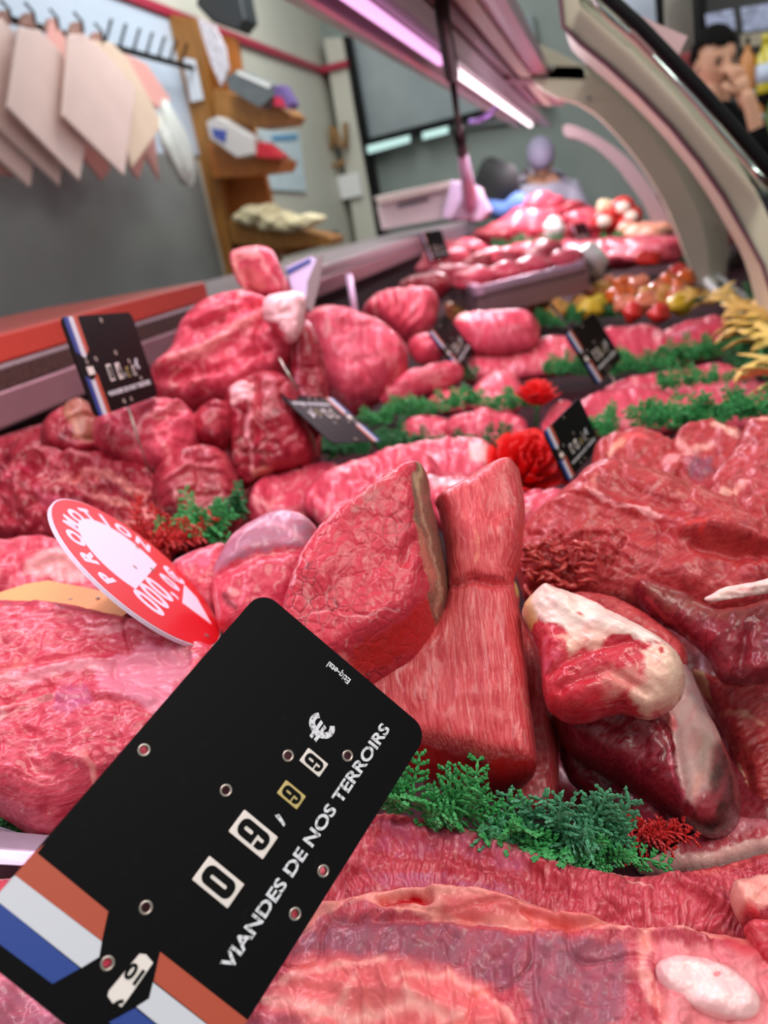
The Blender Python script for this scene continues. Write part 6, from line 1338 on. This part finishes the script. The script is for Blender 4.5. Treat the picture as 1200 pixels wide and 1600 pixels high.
def glyph(shapes, holes, name='numeral', th=0.0002):
    """flat numeral from outline polygons with cut-outs"""
    pts = []; ed = []
    for poly in shapes + holes:
        i0 = len(pts); pts += poly; ed += [(i0 + k, i0 + (k + 1) % len(poly)) for k in range(len(poly))]
    vs, _, fs, *_ = delaunay_2d_cdt([Vector(p) for p in pts], ed, [], 0, 1e-9)
    b = MB(); V0 = [b.b.verts.new((v.x, v.y, 0)) for v in vs]; V1 = [b.b.verts.new((v.x, v.y, th)) for v in vs]
    for f in fs:
        c = sum((vs[i] for i in f), Vector((0, 0))) / len(f); q = np.array([[c.x, c.y]])
        if any(inside(q, s_)[0] for s_ in shapes) and not any(inside(q, h_)[0] for h_ in holes):
            b.b.faces.new([V0[i] for i in f][::-1]); b.b.faces.new([V1[i] for i in f])
    for e_ in [e_ for e_ in b.b.edges if len(e_.link_faces) == 1 and e_.verts[0].co.z < th / 2]:
        i, j = V0.index(e_.verts[0]), V0.index(e_.verts[1]); b.b.faces.new((V0[i], V0[j], V1[j], V1[i]))
    for v in [v for v in b.b.verts if not v.link_faces]: b.b.verts.remove(v)
    return b.mesh(name, False)
def rrect(cx, cy, w_, h_, r_):
    o = []
    for qx, qy, a0 in ((w_ / 2 - r_, -h_ / 2 + r_, -90), (w_ / 2 - r_, h_ / 2 - r_, 0), (-w_ / 2 + r_, h_ / 2 - r_, 90), (-w_ / 2 + r_, -h_ / 2 + r_, 180)):
        o += [(cx + qx + r_ * math.cos(math.radians(a0 + 15 * k)), cy + qy + r_ * math.sin(math.radians(a0 + 15 * k))) for k in range(7)]
    return o
def numeral(ch, cx, cy, w_, h_):
    W_, H_ = w_ * 0.70, h_ * 0.80
    out = rrect(cx, cy, W_, H_, W_ * 0.42)
    if ch == '0': return glyph([out], [rrect(cx, cy, W_ * 0.20, H_ * 0.56, W_ * 0.099)])
    if ch == '9': return glyph([out], [rrect(cx, cy + H_ * 0.18, W_ * 0.22, H_ * 0.30, W_ * 0.109), rrect(cx - W_ * 0.30, cy - H_ * 0.14, W_ * 0.86, H_ * 0.085, W_ * 0.03), rrect(cx, cy - H_ * 0.235, W_ * 0.2, H_ * 0.25, W_ * 0.09)])
    return None
def xy(px, py): return BP.uv(px, py)
RED1 = [(58, 1333), (169, 1424), (159, 1470), (20, 1362)]
FL = {'red': [[(70, 1318), (58, 1333), (169, 1424), (159, 1470), (24, 1368), (20, 1360)], [(250, 1487), (420, 1620), (380, 1640), (361, 1629), (240, 1533)]],
      'white': [[(24, 1368), (159, 1471), (155, 1495), (127, 1512), (-20, 1395), (-20, 1380)], [(239, 1535), (233, 1560), (213, 1573), (336, 1674), (380, 1690), (380, 1645)]],
      'blue': [[(-10, 1403), (125, 1513), (82, 1537), (-42, 1444), (-60, 1440)], [(211, 1575), (170, 1597), (314, 1711), (350, 1740), (345, 1681)]]}
def price_tag(label, M, digits=('0', '9', '9', '9'), detail=True, parent_name='price_tag', spike=True, group=None):
    e = empty(parent_name, (0, 0, 0), label, 'price tag', group, M=M)
    holes = [(x, y, 0.0013) for x, y in HOLES]
    me = card_mesh(TAGW, TAGH, 0.0075, holes, 0.0014); link('card', me, m_tagb, e)
    for i, (hx, hy) in enumerate(HOLES):
        b = MB(); ri = []
        for k in range(20):
            a = 2 * math.pi * k / 20; rr = [b.b.verts.new((hx + math.cos(a) * r_, hy + math.sin(a) * r_, z_)) for r_, z_ in ((0.0013, -0.0015), (0.0013, 0.0002), (0.0017, 0.0006), (0.0022, 0.0004), (0.0022, 0.0))]
            ri.append(rr)
        for k in range(20):
            for q in range(4): b.b.faces.new((ri[k][q], ri[(k + 1) % 20][q], ri[(k + 1) % 20][q + 1], ri[k][q + 1]))
        b.build('eyelet', m_eye, e, True)
    for nm, mt in (('red', m_orange), ('white', m_wprint), ('blue', m_blue)):
        b = MB()
        for poly in FL[nm]:
            q = clip(UV(poly), TAGW, TAGH)
            if len(q) > 2: b.prism([(x, y, 0.00005) for x, y in q], (0, 0, 0.0002))
        b.build(nm + '_stripe', mt, e)
    tiles = [([(299, 1374), (327.5, 1337), (382, 1382), (355, 1419)], digits[0], m_tile, 0.0165), ([(356, 1298.5), (383, 1264), (434.5, 1310), (409, 1342)], digits[1], m_tile, 0.0165),
             ([(432, 1238), (448, 1218), (477, 1245), (463, 1266)], digits[2], m_tiley, 0.0105), ([(467.5, 1188), (482, 1168), (512, 1194), (498.5, 1215)], digits[3], m_tile, 0.0105)]
    for poly, dg_, mt, sz in tiles:
        q = UV(poly); cx = sum(p[0] for p in q) / 4; cy = sum(p[1] for p in q) / 4
        w_ = (abs(q[1][0] - q[0][0]) + abs(q[2][0] - q[3][0])) / 2; h_ = (abs(q[0][1] - q[3][1]) + abs(q[1][1] - q[2][1])) / 2
        b = MB(); b.box((cx - w_ / 2, cy - h_ / 2, 0), (cx + w_ / 2, cy + h_ / 2, 0.0004), 0.00035); t = b.build('number_tile', mt, e)
        tm = numeral(dg_, cx, cy, w_, h_)
        if tm:
            tm.transform(Matrix.Translation((0, 0, 0.00045))); link('numeral', tm, m_ink, t); continue
        tm = text_mesh(dg_, h_ * 0.70 / 0.72, 0.0011 * h_ / 0.016, fit=w_ * 0.62); ys = [v.co.y for v in tm.vertices]; y0_, y1_ = min(ys), max(ys)
        tm.transform(Matrix.Diagonal((1, h_ * 0.78 / (y1_ - y0_), 1, 1))); tm.transform(Matrix.Translation((cx - w_ * 0.31, cy - (y0_ + y1_) / 2 * h_ * 0.78 / (y1_ - y0_), 0.0005))); link('numeral', tm, m_ink, t)
    q = UV([(429, 1274), (436, 1272), (446, 1288), (443, 1292)]); link('comma', flat(q, 0.0001), m_text, e)
    ex_, ey_ = xy(500, 1138); eh = 0.0105
    ro, ri = 0.0054, 0.0028; arc_ = [math.radians(a) for a in range(48, 313, 12)]
    ring = [(ex_ + 0.0012 + ro * 0.80 * math.cos(a), ey_ + ro * math.sin(a)) for a in arc_] + [(ex_ + 0.0014 + ri * 0.80 * math.cos(a), ey_ + ri * 1.15 * math.sin(a)) for a in arc_[::-1]]
    tm = glyph([ring, [(ex_ - 0.0050, ey_ + 0.0003), (ex_ + 0.0022, ey_ + 0.0003), (ex_ + 0.0026, ey_ + 0.0016), (ex_ - 0.0046, ey_ + 0.0016)], [(ex_ - 0.0050, ey_ - 0.0018), (ex_ + 0.0016, ey_ - 0.0018), (ex_ + 0.0020, ey_ - 0.0005), (ex_ - 0.0046, ey_ - 0.0005)]], [])
    tm.transform(Matrix.Translation((0, 0, 0.0001))); link('euro_sign', tm, m_text, e)
    x0, y0 = xy(357, 1517); x1, y1 = xy(611, 1141)
    tm = text_mesh('VIANDES DE NOS TERROIRS', 0.0062, 0.00016, fit=(x1 - x0)); tm.transform(Matrix.Translation((x0, (y0 + y1) / 2, 0.0001))); link('lettering', tm, m_text, e)
    if detail:
        x0, y0 = xy(548, 1062); tm = text_mesh('Etiq-etal', 0.0034, 0.00006); tm.transform(Matrix.Translation((x0, y0, 0.0001)) @ Matrix.Rotation(math.radians(90), 4, 'Z')); link('maker_mark', tm, m_text, e)
        q = UV([(218, 1490), (228, 1491), (239, 1504), (200, 1560), (190, 1573), (178, 1570), (168, 1556), (170, 1548)]); t = link('number_tile', flat(q, 0.00005, 0.0004), m_tile, e)
        x0, y0 = xy(226, 1518); tm = text_mesh('10', 0.0062, 0.0002); tm.transform(Matrix.Translation((x0, y0, 0.0006)) @ Matrix.Rotation(math.radians(90), 4, 'Z')); link('numeral', tm, m_ink, t)
        x0, y0 = xy(196, 1566); tm = text_mesh('9', 0.0060, 0.0002); tm.transform(Matrix.Translation((x0, y0, 0.0006)) @ Matrix.Rotation(math.radians(90), 4, 'Z')); link('numeral', tm, m_ink, t)
    else:
        q = UV([(212, 1485), (239, 1504), (200, 1560), (168, 1540)]); link('number_tile', flat(q, 0.00005, 0.0004), m_tile, e)
    if spike:
        b = MB(); b.tube([(TAGW * 0.5, 0.006, -0.0025), (TAGW * 0.5, -0.075, -0.004)], [0.0012, 0.0006], 6); b.build('spike', m_eye, e, True)
    return e
M = Matrix((BP.u, BP.v, BP.n)).transposed().to_4x4(); M.translation = BP.o + Vector((0, 0, CAMH))
price_tag('big black price tag reading 09,99 € nearest the lens', M, spike=False)
def tagM(TL, TR, BR, BL, push=1.15):
    TL, TR, BR, BL = [Vector(p) * push for p in (TL, TR, BR, BL)]
    u = (TR - TL).normalized(); v = (TL - BL); v = (v - u * v.dot(u)).normalized(); n = u.cross(v)
    M = Matrix((u, v, n)).transposed().to_4x4(); M.translation = BL + Vector((0, 0, CAMH)); return M
price_tag('black price tag with tricolour stripe in the left heap before the red board', tagM((-0.381, 0.487, -0.026), (-0.403, 0.609, -0.038), (-0.395, 0.603, -0.113), (-0.373, 0.481, -0.1)), ('0', '4', '9', '5'), False)
price_tag('slate dark price tag leaning right in the middle of the steak rows', tagM((-0.06, 1.003, -0.174), (-0.026, 1.124, -0.168), (0.008, 1.117, -0.235), (-0.026, 0.997, -0.241)), ('1', '5', '9', '5'), False)
price_tag('dark price tag leaning left of the bone ended roll', tagM((-0.259, 1.114, -0.167), (-0.255, 1.239, -0.157), (-0.218, 1.243, -0.222), (-0.222, 1.119, -0.232)), ('1', '2', '9', '5'), False)
def tagcam(px, py, D, u, v, s):
    u = (ROT @ Vector(u)).normalized(); v = ROT @ Vector(v); v = (v - u * v.dot(u)).normalized(); n = u.cross(v)
    M = Matrix((u, v, n)).transposed().to_4x4(); M.translation = W(px, py, D=D); return M @ Matrix.Scale(s, 4)
price_tag('black price tag with tricolour stripe right beside the larger red flower', tagcam(886, 755, 0.74, (.55, .47, -.69), (-.47, .88, .22), 0.64), ('1', '6', '5', '0'), False, spike=False)
price_tag('dark price tag tipped over among the garnish behind the left heap', tagcam(523, 622, 0.95, (-.386, -.104, .92), (.73, -.68, .23), 0.95), ('0', '8', '9', '0'), False, spike=False)
price_tag('small dark price tag standing against the rail in the distance', tagM((-0.474, 2.104, -0.052), (-0.441, 2.225, -0.057), (-0.424, 2.217, -0.129), (-0.457, 2.097, -0.124), push=1.12), ('0', '7', '5', '0'), False)
price_tag('tiny dark price tag on the far heap', tagM((-0.148, 3.554, -0.176), (-0.094, 3.442, -0.168), (-0.07, 3.448, -0.238), (-0.124, 3.56, -0.247), push=0.95), ('0', '6', '5', '0'), False)
price_tag('dark price tag seen edge on beside the golden chunks', tagM(*[W(x, y, D=d) - Vector((0, 0, CAMH)) for x, y, d in ((852, 468, 1.45), (862, 462, 1.6), (892, 498, 1.6), (880, 504, 1.45))], push=1.0) @ Matrix.Scale(0.5, 4), ('0', '9', '5', '0'), False)

# red promotion disc
c0 = W(219, 893, D=0.47)
zc = -ray(219, 893).normalized(); xc = ROT @ Vector((1, 0, 0)); xc = (xc - zc * xc.dot(zc)).normalized(); yc = zc.cross(xc)
ct = 0.29; v_ = (-xc * 0.752 + yc * 0.659).normalized(); perp = (xc * 0.659 + yc * 0.752)
u_ = (perp * ct - zc * math.sqrt(1 - ct * ct)).normalized(); n_ = u_.cross(v_)
M = Matrix((u_, v_, n_)).transposed().to_4x4(); M.translation = c0
RD = 0.0645
pd = empty('promotion_disc', c0, 'round red promotion disc with white rim and lettering, tilted away', 'price tag', M=M)
m_discred = simple('red_disc_print', (212, 16, 28), 0.35); m_discw = simple('lilac_white_print', (236, 216, 236), 0.4)
def circ(r, n=64, cx=0, cy=0): return [(cx + r * math.cos(2 * math.pi * k / n), cy + r * math.sin(2 * math.pi * k / n)) for k in range(n)]
b = MB(); b.prism([(x, y, 0) for x, y in circ(RD)], (0, 0, -0.0022)); b.build('disc', m_discw, pd)
link('red_face', flat(circ(RD * 0.985), 0.00005), m_discred, pd)
r_in = RD * 0.56; arc = [(r_in * math.cos(a), r_in * math.sin(a) + RD * 0.16) for a in np.linspace(math.radians(-25), math.radians(205), 32)]
link('white_window', flat(arc, 0.0003), m_discw, pd)
word = 'PROMOTION'
for i, ch in enumerate(word):
    a = math.radians(168 - i * (156 / (len(word) - 1)))
    tm = text_mesh(ch, 0.0165, 0.0008); xs = [v.co.x for v in tm.vertices]
    tm.transform(Matrix.Translation((-(max(xs)) / 2, -0.006, 0)))
    rr = RD * 0.79
    tm.transform(Matrix.Translation((rr * math.cos(a), rr * math.sin(a) * 0.96 + 0.001, 0.0004)) @ Matrix.Rotation(a - math.pi / 2, 4, 'Z')); link('letter', tm, m_discw, pd)
for i, ch in enumerate('000,0€'):
    tm = text_mesh(ch, 0.030 if i < 3 else 0.022, 0.0008, sx=0.9); tm.transform(Matrix.Translation((-0.042 + i * 0.0158 - (0.004 if i > 3 else 0), -RD * 0.40, 0.0004))); link('numeral', tm, m_discw, pd)
link('white_triangle', flat([(0.030 * 0.2, -RD * 0.50), (0.040, -RD * 0.42), (0.036, -RD * 0.60), (0.012, -RD * 0.86)], 0.0003), m_discw, pd)
for hx, hy in ((-0.012, -RD * 0.86), (0.018, -RD * 0.07), (0.034, 0.012), (-0.002, 0.004)):
    link('eyelet', flat(circ(0.0018, 12, hx, hy), 0.0004), m_eye, pd)
b = MB(); b.tube([(0, -RD * 0.98, -0.002), (0, -RD * 1.5, -0.003)], 0.001, 6); b.build('spike', m_eye, pd, True)

# peach coloured card lying behind the slab
pc_ = [(-40, 925), (0, 926), (41, 912), (75, 907), (139, 919), (195, 932), (215, 945), (190, 965), (60, 955), (-40, 950)]
m_peach = simple('peach_plastic', (226, 164, 108), 0.4)
Dp = 0.50; pts = [W(x, y, D=Dp + (935 - y) * 0.0008) for x, y in pc_]; c = pts[3]
e = empty('blank_card', c, 'blank peach coloured plastic card lying behind the broad left slab', 'card')
b = MB(); b.prism([p - c for p in pts], -ray(80, 930).normalized() * -0.003, 0.0005); b.build('sheet', m_peach, e)
for x, y in ((110, 937), (153, 935)):
    b = MB(); b.ball(W(x, y, D=Dp - 0.001) - c, 0.0014, 2); b.build('eyelet', m_eye, e, True)
# white card with blue border and the edge-on card in the left heap
def cardthing(px, D, th, mat, label, dD=0.0, border=None):
    pts = [W(x, y, D=D + k * dD) for k, (x, y) in enumerate(px)]; c = sum(pts, Vector()) / len(pts)
    e = empty('card', c, label, 'card'); n = ray(*px[0]).normalized(); b = MB(); b.prism([p - c for p in pts], n * th, 0.0004); b.build('sheet', mat, e)
    if border:
        b = MB(); b.prism([W(x, y, D=D - 0.002) - c for x, y in border], n * 0.001); b.build('blue_band', m_blue, e)
cardthing([(446, 418), (487, 400), (500, 412), (486, 462), (462, 470)], 1.08, 0.003, simple('lilac_white_card', (206, 196, 232), 0.5), 'white card with a blue band leaning behind the fat covered bone', border=[(447, 421), (485, 403), (486, 409), (449, 430)])
cardthing([(496, 402), (505, 398), (500, 440), (488, 488), (478, 480), (480, 440)], 0.98, 0.003, simple('grey_card_edge', (120, 104, 104), 0.4), 'thin grey card seen edge on rising from the left heap')
for i, (x0, y0, x1, y1, D, lb) in enumerate([(545, 430, 556, 495, 1.45, 'lilac metal skewer standing before the granite rail'), (436, 560, 466, 610, 0.84, 'thin metal skewer in front of the upright roast')]):
    b = MB(); b.tube([W(x0, y0, D=D), W(x1, y1, D=D)], 0.0065 if i == 0 else 0.0015, 8); tag(b.build('metal_skewer', m_lilac if i == 0 else m_eye, smooth=True), lb, 'skewer')
